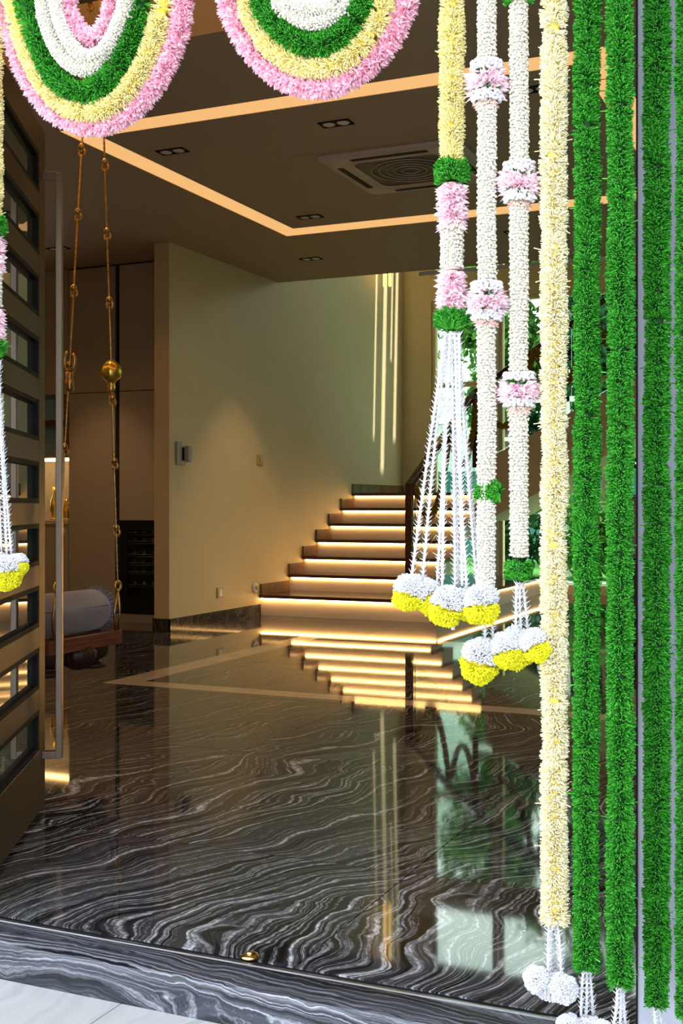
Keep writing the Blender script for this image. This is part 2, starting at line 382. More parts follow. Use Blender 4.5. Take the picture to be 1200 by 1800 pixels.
def ball(name, c, R, m, parent, n=1500, w=.0032, dirs=None, sd=1, tmpl=STRAND, squash=1., base=.25, stuff=False):
    r = np.random.default_rng(sd); D = norm(r.normal(0, 1, (n*2, 3)))
    if dirs is not None: D = D[dirs(D)]
    D = D[:n]; n = len(D); P = np.array(c)[None, :] + D*R*base
    lump = 1.04+.16*np.sin(D[:, 0]*6+sd)*np.sin(D[:, 2]*5+sd*2)+.06*np.sin(D[:, 1]*11+sd)
    DD = norm(D+r.normal(0, .13, D.shape)); DD[:, 2] *= squash; D2 = DD
    V, F, S = replicate(P, D2, np.roll(D2, 1, axis=1)+.1, *tmpl, R*(1-base)*lump*r.uniform(.72, 1.18, n), w*r.uniform(.8, 1.25, n), roll=r.uniform(0, 6.28, n))
    o = np_mesh(name, V, F, S, m, parent); o['kind'] = 'stuff'; return o
def pompom(c, R, parent, sd, split=(0.15, 0, -.2), all_white=False, bottom=None):
    """white flower ball with a yellow underside"""
    c = np.array(c)
    bm = bmesh.new(); bmesh.ops.create_icosphere(bm, subdivisions=2, radius=R*.62, matrix=Matrix.Translation(Vector(c)))
    core_o = fin('pompom', bm, M_tuberc, parent, True)
    if all_white:
        ball('white_petals', c, R, M_tuber, core_o, 2600, .0034, None, sd, base=.5); return core_o
    s = np.array(split); ns = norm(np.array([s[0], 0, -1.])[None, :])[0]
    ball('white_petals', c+np.array([0, 0, R*.12]), R*.98, M_tuber, core_o, 1900, .0034, lambda D: D@ns < .12, sd, base=.5)
    bm = bmesh.new(); bmesh.ops.create_icosphere(bm, subdivisions=2, radius=R*.6, matrix=Matrix.Translation(Vector(c+np.array([s[0]*R*.3, -R*.1, -R*.22]))))
    fin('yellow_heart', bm, M_lemonc, core_o, True)
    ball('yellow_petals', c+np.array([s[0]*R*.3, -R*.1, -R*.22]), R*.98, M_lemon, core_o, 1700, .0036, lambda D: D@ns > .0, sd+5, base=.5)
    return core_o
def tassel(p0, p1, parent, sd, sag=.0, r0=.0026, spk=.0125, pitch=.0090):
    """string of spiky tuberose buds"""
    p0, p1 = np.array(p0), np.array(p1); mid = (p0+p1)/2 + np.array([sag, 0, -abs(sag)*.2]); path = Path([p0, mid, p1])
    bm = bmesh.new(); k = max(4, int(path.L/.02)); q, _ = path.at(np.linspace(0, path.L, k)); tube(bm, [tuple(v) for v in q], r0, 6)
    o = fin('tassel_strand', bm, M_tuber, parent, True)
    rr = np.random.default_rng(sd); n = int(path.L/pitch); t = (np.arange(n)+.5)*pitch
    t = np.repeat(t, 4)+rr.normal(0, .0008, n*4); a = np.tile(np.array([0, PI, PI/2, -PI/2]), n)+np.repeat(np.where(np.arange(n) % 2, .6, -.1), 4)+rr.normal(0, .25, n*4)
    P, tg, A, B = path.frame(t); rad = A*np.cos(a)[:, None]+B*np.sin(a)[:, None]
    D = norm(rad*1.0 - tg*(.35+rr.normal(0, .25, len(t)))[:, None] + np.array([0, 0, .55]))
    V, F, S = replicate(P+rad*r0*.3, D, tg, *SPIKE, spk*rr.uniform(.7, 1.15, len(t)), np.full(len(t), .0034))
    s = np_mesh('bud_spikes', V, F, S, M_tuber, o); s['kind'] = 'stuff'
    return o

# ------------------------------------------------------------------ setting: floors
ZC, YF = 3.33, 2.363                      # ceiling height, outer face of the entrance
bm = bmesh.new(); bx(bm, -9.2, 3.2, YF+.01, 14.2, -.30, -.012); floor = struct('floor', bm, M_grout)
xs = [-1.24+1.3*k for k in range(-6, 4)]; ys = [2.52, 3.30, 4.62, 5.94, 7.26, 8.58, 9.90, 11.22, 12.54, 14.2]
for i in range(len(xs)-1):
    for j in range(len(ys)-1):
        bm = bmesh.new(); g = .0018
        bx(bm, xs[i]+g, xs[i+1]-g, ys[j]+g, ys[j+1]-g, -.012, 0)
        fin('marble_slab', bm, M_floor, floor)
inl = [(-4.28, -1.05, 6.04, 6.20), (-4.28, -4.08, 6.20, 8.74), (-4.28, -1.05, 8.74, 8.94), (-1.25, -1.05, 6.20, 8.74)]
for x0, x1, y0, y1 in inl:
    box('inlay_strip', x0, x1, y0, y1, -.004, .0006, M_inlay, floor)
# threshold: stone nosing, dark groove, steel strip
bm = bmesh.new(); bx(bm, -2.35, -.2, YF, 2.505, -.10, -.001, .0)
bmesh.ops.bevel(bm, geom=[e for e in bm.edges if all(v.co.y < YF+.01 and v.co.z > -.01 for v in e.verts)], offset=.022, segments=5, affect='EDGES', profile=.5)
sill = tag(fin('trim_1', bm, M_sill, None, False), kind='structure')
box('groove_strip', -2.35, -.2, 2.505, 2.520, -.02, -.003, M_black, sill)
box('steel_strip', -2.35, -.2, 2.490, 2.496, -.01, .0008, M_steel, sill)
bm = bmesh.new(); bx(bm, -8, 6, -7, YF+.02, -.4, -.102); porch = struct('floor_outside', bm, M_grout)
for i in range(-7, 4):
    for j in range(0, 6):
        x0 = -1.62+.8*i; y1 = YF-.8*j
        box('stone_tile', x0+.0015, x0+.7985, y1-.7985, y1-.0015, -.102, -.09, M_tile, porch)

# ------------------------------------------------------------------ setting: walls
def wall(name, boxes, m=M_wall):
    bm = bmesh.new()
    for b in boxes: bx(bm, *b)
    return struct(name, bm, m)
XW = -5.43                                # face of the long wall beside the stairs
wall('wall_stair_side', [(XW-.15, XW, 8.63, 14.4, 0, 6.6)])
wall('wall_left', [(-9.3, -9.1, 2.3, 9.4, 0, 4.2)])
wall('wall_right', [(3.1, 3.3, 2.3, 14.4, 0, 6.6)])
wall('wall_cabinet_back', [(-9.1, XW-.15, 9.75, 9.9, 0, ZC+.2)])
# back wall with its tall window opening X -5.05..2.6, Z .06..3.67
wall('wall_back', [(XW, -5.05, 14.2, 14.4, 0, 6.6), (2.6, 3.1, 14.2, 14.4, 0, 6.6), (-5.05, 2.6, 14.2, 14.4, 3.67, 3.98), (-5.05, 2.6, 14.2, 14.4, 4.85, 6.6), (-5.05, 2.6, 14.2, 14.4, 0, .06)])
wall('wall_upper_void', [(XW, 3.1, 10.52, 10.67, ZC+.25, 6.6)])
wall('wall_front', [(-.410, 3.1, YF, 2.56, -.1, 4.2), (-9.3, -2.23, YF, 2.56, -.1, 4.2), (-2.23, -.41, YF, 2.56, 2.46, 4.2)], M_fac)
# thin black line of the door frame on the right jamb
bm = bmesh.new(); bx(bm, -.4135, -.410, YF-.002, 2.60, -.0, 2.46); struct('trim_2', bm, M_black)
bm = bmesh.new(); bx(bm, -2.23, -2.20, 2.40, 2.60, 0, 2.46); bx(bm, -2.2, -.418, 2.42, 2.60, 2.43, 2.46); struct('trim_3', bm, M_bronze)

# main ceiling with the lit ring slot, raised tray over the entrance, end edge at the stair void
RX0, RX1, RY0, RY1 = -4.42, -1.16, 5.80, 8.85; IX0, IX1, IY0, IY1 = -4.25, -1.33, 5.98, 8.62
bm = bmesh.new()
Z0, Z1 = ZC, ZC+.25
for b in [(-9.1, RX0, 4.88, 10.67), (RX1, 3.1, 4.88, 10.67), (RX0, RX1, 4.88, RY0), (RX0, RX1, RY1, 10.67), (IX0, IX1, IY0, IY1)]:
    bx(bm, b[0], b[1], b[2], b[3], Z0, Z1)
bx(bm, RX0, RX1, RY0, RY1, Z0+.09, Z1-.01)
struct('ceiling', bm, M_ceil)
bm = bmesh.new(); bx(bm, -9.1, 3.1, 2.5, 5.05, 3.93, 4.1); bx(bm, -9.1, 3.1, 4.88, 5.05, Z1, 3.93); struct('ceiling_tray', bm, M_ceil)
# stairwell roof with unseen slots added to shape the sun streaks on the wall
bm = bmesh.new(); slots = [(13.42, 13.48), (13.68, 13.80), (13.94, 14.00), (14.08, 14.18)]; y = 10.5
for a, b in slots:
    bx(bm, -6, 3.3, y, a, 6.6, 6.75); y = b
bx(bm, -6, 3.3, y, 14.4, 6.6, 6.75)
for (a, b), (e0, e1) in zip(slots, [(-4.95, -3.0), (-4.3, -2.8), (-5.05, -3.5), (-4.6, -3.0)]):
    bx(bm, -6, e0, a, b, 6.6, 6.75); bx(bm, e1, 3.3, a, b, 6.6, 6.75)
struct('ceiling_stairwell', bm, M_white)
bm = bmesh.new(); bx(bm, -3.92, 3.1, 10.672, 10.70, 3.285, 3.32); struct('trim_4', bm, M_white)
# unseen porch roof, added to block the sun at the entrance
bm = bmesh.new(); bx(bm, -7, 4, 1.15, YF, 3.6, 3.8); struct('sun_block_roof', bm, M_white)

bm = bmesh.new(); bx(bm, 2.6, 2.75, -4, YF, -.1, 3.6); struct('added_shade_wall', bm, M_fac)  # unseen wall, added to darken the right side so light comes from left

# baseboards
bm = bmesh.new(); bx(bm, XW, XW+.012, 8.618, 10.28, 0, .115); bx(bm, XW-.162, XW+.012, 8.618, 8.63, 0, .115); struct('baseboard_stair_side', bm, M_base)
bm = bmesh.new(); bx(bm, XW-.165, XW-.15, 8.63, 9.21, 0, .115); struct('baseboard_left', bm, M_base)

# ------------------------------------------------------------------ ring light in the ceiling slot
ring = thing('cove_light', 'warm rectangular light channel set into the main ceiling', 'ceiling light', ((RX0+RX1)/2, (RY0+RY1)/2, ZC+.08))
ox, oy, oz = ring.location
for a in [(RX0, RX1, RY0, IY0), (RX0, RX1, IY1, RY1), (RX0, IX0, IY0, IY1), (IX1, RX1, IY0, IY1)]:
    box('diffuser_panel', a[0]-ox, a[1]-ox, a[2]-oy, a[3]-oy, -.077, -.062, M_cove, ring)
# concealed strips round the raised entrance tray
tray = thing('tray_light', 'hidden warm light strip round the raised ceiling above the entrance', 'ceiling light', (-3, 3.8, 3.85))
box('led_strip', -5.8, 5.6, 1.02, 1.06, -.06, .02, M_tray, tray)
box('led_strip', -5.8, 5.6, -1.22, -1.18, -.06, .02, M_tray, tray)
box('led_strip', -5.9, -5.86, -1.2, 1.0, -.06, .02, M_tray, tray)

# downlights
def downlight(x, y, label, watts=0, z=ZC, size=1., col=(1, .66, .34), ang=62):
    t = thing('ceiling_downlight', label, 'downlight', (x, y, z), 0)
    bm = bmesh.new()
    w, d = .098, .050
    for b in [(-w, w, -d, -d+.012, -.006, .004), (-w, w, d-.012, d, -.006, .004), (-w, -w+.012, -d, d, -.006, .004), (w-.012, w, -d, d, -.006, .004), (-w, w, -d, d, -.0015, .0)]: bx(bm, *b)
    fin('frame', bm, M_black, t)
    for s in (-1, 1):
        bm = bmesh.new(); lathe(bm, [(.038, -.004), (.034, -.007), (.014, -.0045)], (s*.046, 0, 0), 20)
        fin('reflector', bm, M_reflector, t, True)
    if watts:
        l = bpy.data.lights.new('downlight_beam', 'SPOT'); l.energy = watts; l.color = col; l.spot_size = math.radians(ang); l.spot_blend = .55; l.shadow_soft_size = .04
        lo = bpy.data.objects.new('downlight_beam', l); C.objects.link(lo); lo.parent = t; lo.location = (0, 0, -.03)
    return t
downlight(-4.01, 6.41, 'twin round downlight in a black frame nearest the ring corner at upper left', 25)
downlight(-2.84, 6.33, 'twin downlight just in front of the ceiling air conditioner', 25)
downlight(-3.95, 8.31, 'twin downlight inside the ring beside its far left corner', 30)
downlight(-4.62, 9.74, 'twin downlight in the strip of ceiling before the stair void', 62, ang=70)
downlight(-6.45, 8.45, 'small twin downlight close to the tall cabinets at far left', 60, ang=66)
downlight(-1.63, 6.24, 'twin downlight seen between the white and yellow hanging garlands near the top', 25)
downlight(-3.7, 4.5, 'unseen twin downlight added in the raised entrance ceiling to brighten the swing', 45, z=3.93)  # added lamp, brightens the swing and its bolster
downlight(-2.62, 9.45, 'twin downlight seen between garlands just above the stair window', 60, ang=70)

# ceiling cassette air conditioner
ac = thing('air_conditioner', 'square ceiling cassette air conditioner with round ribbed grille', 'air conditioner', (-2.76, 7.36, ZC))
bm = bmesh.new(); bx(bm, -.62, .50, -.53, .53, -.004, .002, .0015); fin('ceiling_plate', bm, M_ceil, ac)
def rrect(w, r, n=6):
    P = []
    for cx, cy, a0 in ((w-r, w-r, 0), (-w+r, w-r, PI/2), (-w+r, -w+r, PI), (w-r, -w+r, 1.5*PI)):
        for k in range(n+1): a = a0+k*PI/2/n; P.append((cx+r*math.cos(a), cy+r*math.sin(a)))
    return P
def rr_rings(bm, specs):
    R = [[bm.verts.new((x, y, z)) for x, y in rrect(w, r)] for w, r, z in specs]
    for A, B in zip(R, R[1:]):
        for k in range(len(A)): bm.faces.new((A[k], A[(k+1) % len(A)], B[(k+1) % len(B)], B[k]))
    return R
bm = bmesh.new(); rr_rings(bm, [(.48, .06, -.003), (.475, .06, -.022), (.44, .06, -.030), (.345, .07, -.030), (.33, .07, -.022), (.315, .07, -.030), (.30, .07, -.024)]); fin('body_frame', bm, M_acw, ac, True)
bm = bmesh.new(); R_ = rr_rings(bm, [(.302, .07, -.024), (.30, .07, -.020)]); bm.faces.new(R_[-1]); g_ = fin('grille', bm, M_acd, ac)
for r_ in (.06, .11, .16, .21, .26):
    bm = bmesh.new(); tube(bm, [(r_*math.cos(a*PI/18), r_*math.sin(a*PI/18), -.024) for a in range(36)], .004, 5, closed=True); fin('ring_rib', bm, M_acw, g_, True)
for k in range(4):
    bm = bmesh.new(); bx(bm, -.26, .26, -.02, .02, -.0335, -.028); o = fin('air_slot', bm, M_black, ac)
    o.rotation_euler = (0, 0, k*PI/2); o.location = (-.395*math.sin(k*PI/2), .395*math.cos(k*PI/2), 0)

# ------------------------------------------------------------------ staircase
st = thing('staircase', 'lit staircase with dark treads and cream risers rising beside the long wall', 'staircase', (-4.6, 10.28, 0))
sx, sy = -4.6, 10.28
def sbox(name, x0, x1, y0, y1, z0, z1, m, bev=0., par=None): return box(name, x0-sx, x1-sx, y0-sy, y1-sy, z0, z1, m, par or st, bev)
TZ = [.207+.169*k for k in range(7)]; TY = [10.28, 10.90, 11.23, 11.56, 11.89, 12.22, 12.55]
XR, XP = -3.88, -3.60
# platform (first step) runs on along the side of the flight
sbox('platform', XW+.002, XP, 10.30, 14.19, 0.001, TZ[0]-.035, M_riser)
sbox('tread', XW+.002, XP+.02, 10.26, 14.19, TZ[0]-.032, TZ[0], M_wood, .004)
sbox('led_strip', XW+.01, XP-.01, 10.274, 10.284, TZ[0]-.046, TZ[0]-.034, M_led)
sbox('led_strip', XP+.002, XP+.010, 10.31, 14.1, TZ[0]-.046, TZ[0]-.034, M_led)
for k in range(1, 7):
    y0 = TY[k]; y1 = TY[k+1] if k < 6 else 14.19
    sbox('riser', XW+.002, XR, y0+.02, y1+.02 if k < 6 else 14.19, TZ[k-1]+.0005, TZ[k]-.035, M_riser)
    sbox('tread', XW+.002, XR+.015, y0-.012, y1+.02 if k < 6 else 14.19, TZ[k]-.032, TZ[k], M_wood, .004)
    sbox('led_strip', XW+.035, XR-.01, y0+.004, y0+.014, TZ[k]-.046, TZ[k]-.034, M_led)
# stepped skirting tiles on the wall
for k in range(7):
    y0 = TY[k]; y1 = TY[k+1] if k < 6 else 14.19
    sbox('skirting_tile', XW+.001, XW+.02, y0-.0, y1+.0, TZ[k]+.001, TZ[k]+.105, M_skirt)
# second flight: rises to the right along the window wall
SL = .535
for k in range(11):
    x0 = XR+.30*k; z = TZ[6]+.161*(k+1)
    sbox('tread', x0, x0+.33, 12.72, 14.17, z-.035, z, M_wood, .004)
    sbox('riser', x0+.02, x0+.04, 12.72, 14.17, z-.16, z-.036, M_riser)
def prism(name, poly, y0, y1, m, par):
    bm = bmesh.new(); A = [bm.verts.new((x-sx, y0-sy, z)) for x, z in poly]; B = [bm.verts.new((x-sx, y1-sy, z)) for x, z in poly]; n = len(poly)
    bm.faces.new(A); bm.faces.new(B[::-1])
    for k in range(n): bm.faces.new((A[k], B[k], B[(k+1) % n], A[(k+1) % n]))
    bmesh.ops.recalc_face_normals(bm, faces=bm.faces); return fin(name, bm, m, par)
xa, xb = -3.86, 0.0
prism('string_board', [(xa, .90), (xa, 1.57), (xb, 1.57+SL*(xb-xa)), (xb, .90+SL*(xb-xa))], 12.64, 12.72, M_wall, st)
prism('soffit', [(xa, .90), (xa, .98), (xb, .98+SL*(xb-xa)), (xb, .90+SL*(xb-xa))], 12.72, 14.17, M_wall, st)

# balustrade: posts, handrail, glass
rl = thing('stair_railing', 'dark handrail with newel post and clear glass panels on the stairs', 'railing', (-4.12, 10.95, TZ[1]))
lx, ly, lz = rl.location
def loc(p): return (p[0]-lx, p[1]-ly, p[2]-lz)
bm = bmesh.new(); bx(bm, -.035, .035, -.03, .03, 0, .92, .004); fin('newel_post', bm, M_wood, rl)
def rail(p, q, w=.035, hgt=.03):
    p, q = Vector(p), Vector(q); bm = bmesh.new(); d = (q-p); L_ = d.length; bx(bm, 0, L_, -w, w, -hgt, hgt, .006)
    rot = d.to_track_quat('X', 'Z').to_matrix().to_4x4(); bm.transform(Matrix.Translation(p) @ rot)
    bm.transform(Matrix.Translation(-Vector((lx, ly, lz)))); return fin('handrail', bm, M_wood, rl)
P0_, P1_, P2_ = (-4.12, 10.93, 1.27), (-3.98, 12.66, 2.34), (-.6, 12.66, 4.5)
rail(P0_, P1_); rail(P1_, P2_)
bm = bmesh.new(); bx(bm, *[v for v in (-3.98-lx-.03, -3.98-lx+.03, 12.66-ly-.03, 12.66-ly+.03, 1.5-lz, 2.34-lz)], .004); fin('newel_post', bm, M_wood, rl)
def pane(a, b, za0, za1, zb0, zb1):
    bm = bmesh.new(); t = Vector((b[0]-a[0], b[1]-a[1], 0)).normalized(); nrm = Vector((-t.y, t.x, 0))*.005; vs = []
    for s in (-1, 1):
        vs.append([bm.verts.new(Vector(loc((p[0], p[1], z)))+nrm*s) for p, z in ((a, za0), (b, zb0), (b, zb1), (a, za1))])
    A, B = vs; bm.faces.new(A); bm.faces.new(B[::-1])
    for k in range(4): bm.faces.new((A[k], B[k], B[(k+1) % 4], A[(k+1) % 4]))
    bmesh.ops.recalc_face_normals(bm, faces=bm.faces); return fin('glass_panel', bm, M_glass, rl)
pane((-4.08, 11.0), (-3.98, 12.6), TZ[1]+.1, 1.24, 1.38, 2.25)
for k in range(3):
    xa_, xb_ = -3.92+1.06*k, -3.92+1.06*k+1.02
    zb_ = lambda x: 1.57+SL*(x+3.86); zt_ = lambda x: 2.30+.639*(x+3.98)
    pane((xa_, 12.66), (xb_, 12.66), zb_(xa_)+.02, zt_(xa_), zb_(xb_)+.02, zt_(xb_))

# marigold strings draped on the rail
def draped(a, b, drop, sd, lab):
    a, b = Vector(a), Vector(b); pts = []
    for k in range(7):
        f = k/6; p = a.lerp(b, f); p.z -= drop*4*f*(1-f); pts.append(tuple(p))
    t = thing('marigold_garland', lab, 'garland', pts[0], group='marigold garlands on the stair railing')
    path = Path([np.array(p)-np.array(pts[0]) for p in pts])
    core(path, .018, M_mari, t); fringe('flowers', path, .035, M_mari, t, 2600, .008, .04, sd=sd)
rz_ = lambda x: 2.34+.639*(x+3.98)
draped((-4.07, 10.99, 1.28), (-4.03, 11.9, 1.80), .55, 3, 'dull gold flower string looped from the newel post up the first handrail')
draped((-4.03, 11.95, 1.82), (-3.93, 12.58, 2.25), .5, 4, 'dull gold flower string looped on the handrail below the stair turn')
for k in range(4):
    x = -3.9+.62*k; draped((x, 12.60, rz_(x)), (x+.6, 12.60, rz_(x+.6)), .62, 10+k, ['first', 'second', 'third', 'fourth'][k]+' dull gold flower loop hanging on the upper handrail from the stair turn')

# wall lamp in the void
lp = thing('wall_lamp', 'slim twin glowing tube lamp hanging at the top of the stairwell', 'lamp', (-5.25, 13.2, 4.1))
for s in (-.035, .035):
    bm = bmesh.new(); lathe(bm, [(.012, -.40), (.018, -.39), (.018, .39), (.012, .40)], (s, 0, 0), 12); fin('glow_tube', bm, M_lampglow, lp, True)
box('end_cap', -.065, .065, -.025, .025, .40, .44, M_gold, lp, .004)
bm = bmesh.new(); tube(bm, [(0, 0, .44), (0, 0, 2.49)], .004, 6); fin('cable', bm, M_black, lp)

# ------------------------------------------------------------------ window wall at the back
def window(name, x0, x1, z0, z1, bars):
    bm = bmesh.new(); f = .05
    for b in [(x0, x0+f, z0, z1), (x1-f, x1, z0, z1), (x0+f, x1-f, z0, z0+f), (x0+f, x1-f, z1-f, z1)]: bx(bm, b[0], b[1], 14.22, 14.32, b[2], b[3])
    w = struct(name, bm, M_wall)
    for z in bars: box('transom', x0+f, x1-f, 14.23, 14.31, z-.03, z+.03, M_wall, w)
    box('pane', x0+f, x1-f, 14.26, 14.268, z0+f, z1-f, M_tint, w)
window('window_1', -5.05, -4.20, .06, 3.67, [2.60])
window('window_2', -4.17, -2.70, .06, 3.67, [2.60])
window('window_3', -2.67, -1.10, .06, 3.67, [2.60])
window('window_4', -1.07, 2.6, .06, 3.67, [2.60])
for k_, (a_, b_) in enumerate([(-5.05, -4.20), (-4.17, -2.70), (-2.67, -1.10), (-1.07, 2.6)]): window('window_%d' % (5+k_), a_, b_, 3.98, 4.85, [])
bm = bmesh.new(); bx(bm, -4.20, -4.17, 14.2, 14.34, .06, 3.67); bx(bm, -2.70, -2.67, 14.2, 14.34, .06, 3.67); bx(bm, -1.10, -1.07, 14.2, 14.34, .06, 3.67); struct('trim_5', bm, M_white)

# ------------------------------------------------------------------ garden beyond the window
bm = bmesh.new(); bx(bm, -24, 20, 14.4, 40, -.3, -.05); struct('ground', bm, M_soil)
bm = bmesh.new(); bx(bm, -14, 10, 15.1, 23, -.05, .0); tag(fin('lawn', bm, M_lawn), 'strip of bright green lawn outside the stair window', 'grass', kind='structure')
box_ = box('garden_curb', -12, 8, 14.75, 15.05, -.05, .10, M_curb); tag(box_, 'pale stone kerb along the lawn outside the stair window', 'kerb')
tw = box('garden_wall', -12, 8, 23.0, 23.15, -.05, 1.75, M_teal); tag(tw, 'low teal painted wall behind the lawn', 'wall')
hb = thing('neighbour_house', 'pale green rendered house beyond the garden wall', 'building', (-9.3, 25.5, 0))
box('house_wall', -4, .8, 0, 4, -.05, 6.5, M_pale, hb); 
for z in (2.9, 3.5): box('ledge', -4, .9, -.12, 0, z, z+.12, M_white, hb)
box('roof', -4.1, 1.0, -.2, 4.1, 6.5, 6.65, M_white, hb)
gr = thing('garden_rail', 'white horizontal rail behind the stair window', 'fence', (-5, 17.5, 0))
box('rail', -1.2, 6, 0, .05, 2.62, 2.70, M_white, gr); box('rail', -1.2, 6, 0, .05, 2.05, 2.11, M_white, gr)
for x in (-1.2, .9, 3, 5.9): box('post', x, x+.06, 0, .05, -.05, 2.7, M_white, gr)
def tree(x, y, h, r, sd, lab, m=M_leaf, n=9000, cat='tree'):
    t = thing('garden_tree' if cat == 'tree' else 'garden_shrub', lab, cat, (x, y, 0), group='trees and shrubs beyond the stair window')
    rr = np.random.default_rng(sd)
    bm = bmesh.new(); tube(bm, [(0, 0, -.05), (.05, 0, h*.4), (.0, .1, h*.8)], [.09, .06, .03], 8)
    for k in range(5):
        a = rr.uniform(0, 6.28); z = h*rr.uniform(.35, .65); tube(bm, [(0.03, 0, z), (r*.4*math.cos(a), r*.4*math.sin(a), z+r*.4), (r*.75*math.cos(a), r*.75*math.sin(a), z+r*.6)], [.035, .025, .012], 6)
    fin('trunk', bm, M_bark, t)
    cl = norm(rr.normal(0, 1, (26, 3)))*rr.uniform(.3, .95, (26, 1))*np.array([r, r, h*.42]) + np.array([0, 0, h*.58]); idx = rr.integers(0, 26, n)
    P = cl[idx] + rr.normal(0, r*.17, (n, 3)); D = norm(rr.normal(0, 1, (n, 3))+np.array([0, 0, -.3]))
    V, F, S = replicate(P, D, np.roll(D, 1, axis=1)+.1, *PETAL, rr.uniform(.12, .26, n)*(1+.6*(r > 1.8)), rr.uniform(.06, .12, n)*(1+.6*(r > 1.8)), roll=rr.uniform(0, 6.28, n))
    o = np_mesh('foliage', V, F, S, m, t); o['kind'] = 'stuff'
tree(-6.1, 21.2, 8.0, 1.0, 31, 'light green leafy tree seen left of the white bud garlands', M_leaf)
tree(-4.3, 21.4, 8.4, 1.1, 32, 'dark green tree behind the middle of the stair window', M_leafd)
tree(-2.1, 21.2, 8.2, 1.15, 33, 'bushy green tree behind the cream garland', M_leaf)
tree(.3, 21.0, 6.6, 1.2, 34, 'dark leafy tree seen between the green garlands', M_leafd)
tree(3.0, 21.0, 6.2, 1.4, 35, 'broad green tree at the right end of the garden', M_leaf)
hg = thing('garden_hedge', 'long clipped green hedge rising behind the teal garden wall', 'hedge', (0, 24.6, 0))
rr = np.random.default_rng(77); n_ = 16000
P = np.stack([rr.uniform(-7.0, 8, n_), rr.uniform(-.55, .55, n_), rr.uniform(0, 3.7, n_)+.25*np.sin(rr.uniform(-7, 8, n_))], -1); D = norm(rr.normal(0, 1, (n_, 3))+np.array([0, -.5, .1]))
V, F, S = replicate(P, D, np.roll(D, 1, axis=1)+.1, *PETAL, rr.uniform(.2, .36, n_), rr.uniform(.12, .2, n_), roll=rr.uniform(0, 6.28, n_))
o = np_mesh('foliage', V, F, S, M_leafd, hg); o['kind'] = 'stuff'
bm = bmesh.new()
for k_ in range(15): tube(bm, [(-6.8+k_*1.02, 0, -.05), (-6.75+k_*1.02, .05, 1.6), (-6.8+k_*1.02, 0, 3.2)], [.06, .04, .02], 6)
o = fin('stems', bm, M_bark, hg); o['kind'] = 'stuff'
for k_, x_ in enumerate((-5.2, -1.6, 2.0, 5.6)): tree(x_, 28.5, (10.5, 10, 8.0, 7.6)[k_], 2.1, 50+k_, ['leftmost', 'second', 'third', 'rightmost'][k_]+' tall dark green tree behind the teal garden wall', M_leafd, 9000)
tree(-8.6, 21.2, 3.2, .9, 36, 'small green tree against the pale house', M_leaf, 1600)
tree(-4.9, 17.6, 1.5, .6, 37, 'low dark shrub on the lawn by the first window', M_leafd, 1200, 'shrub')
tree(-3.6, 17.2, 1.1, .6, 38, 'low green shrub on the lawn under the upper stairs', M_leaf, 1200, 'shrub')

# ------------------------------------------------------------------ tall cabinets at far left
cb = thing('tall_cabinet', 'taupe full height cabinet with flush doors on the far left wall', 'cabinet', (-6.25, 9.21, 0))
cxx, cyy = -6.25, 9.21
def cbox(name, x0, x1, z0, z1, m=M_cab, y0=9.21, y1=9.23, par=None, bev=0.): return box(name, x0-cxx, x1-cxx, y0-cyy, y1-cyy, z0, z1, m, par or cb, bev)
cbox('carcass', -6.91, XW-.152, 0.0, ZC-.002, M_cabdark, 9.235, 9.74)
g = .004
cbox('door', -6.91+g, -6.385, 2.145, ZC-.02); cbox('door', -6.335, XW-.156, 2.145, ZC-.02)
cbox('door', -6.91+g, -6.385, .08, 2.137); cbox('door', -6.335, XW-.156, .945, 2.137)
cbox('plinth', -6.91, XW-.152, .0, .075, M_cab, 9.225, 9.24)
# wine cooler
wf = thing('wine_cooler', 'black built-in wine cooler with wooden shelves under the tall cabinet', 'wine cooler', (-5.97, 9.2, .09))
box('door_frame', -.35, -.27, 0, .03, 0, .84, M_black, wf); box('door_frame', .31, .37, 0, .03, 0, .84, M_black, wf)
box('top_panel', -.27, .31, 0, .03, .76, .84, M_black, wf); box('bottom_panel', -.27, .31, 0, .03, 0, .16, M_black, wf)
box('inner_back', -.27, .31, .022, .03, .16, .76, M_black, wf)
for z in (.24, .36, .44, .52, .64, .72):
    box('shelf', -.26, .30, .0, .02, z, z+.024, M_inlay, wf, .002)
    for k in range(5):
        bm = bmesh.new(); lathe(bm, [(.008, -.006), (.016, 0), (.016, .01), (.006, .014)], (-.2+.1*k, .012, z+.036), 10, axis='Y'); fin('bottle_end', bm, M_acd, wf, True)
box('door_glass', -.27, .31, -.004, .0, .16, .76, M_glass, wf)
# niche unit further left
nu = thing('display_cabinet', 'display cabinet with lit marble niche and dark glass doors seen past the door', 'cabinet', (-7.6, 9.21, 0))
box('lower_unit', -.75, .685, 0, .5, 0, .90, M_cab, nu); box('upper_unit', -.75, .685, 0, .5, 2.14, ZC-.01, M_cab, nu)
box('worktop', -.75, .685, -.01, .5, .90, .94, M_inlay, nu, .003)
box('marble_back', -.75, .685, .42, .5, .94, 1.54, M_tile, nu)
box('led_strip', -.7, .66, .05, .07, 1.505, 1.53, M_led, nu)
box('shelf', -.75, .685, .02, .5, 1.535, 1.56, M_cab, nu)
box('inner_back', -.75, .685, .44, .5, 1.56, 2.14, M_pale, nu)
for x in (-.75, -.29, .17, .635): box('door_stile', x, x+.05, -.0, .02, 1.56, 2.14, M_swood, nu)
box('middle_shelf', -.70, .685, .05, .44, 1.84, 1.90, M_swood, nu)
box('glass_door', -.70, .64, .022, .026, 1.56, 2.14, M_glass, nu)
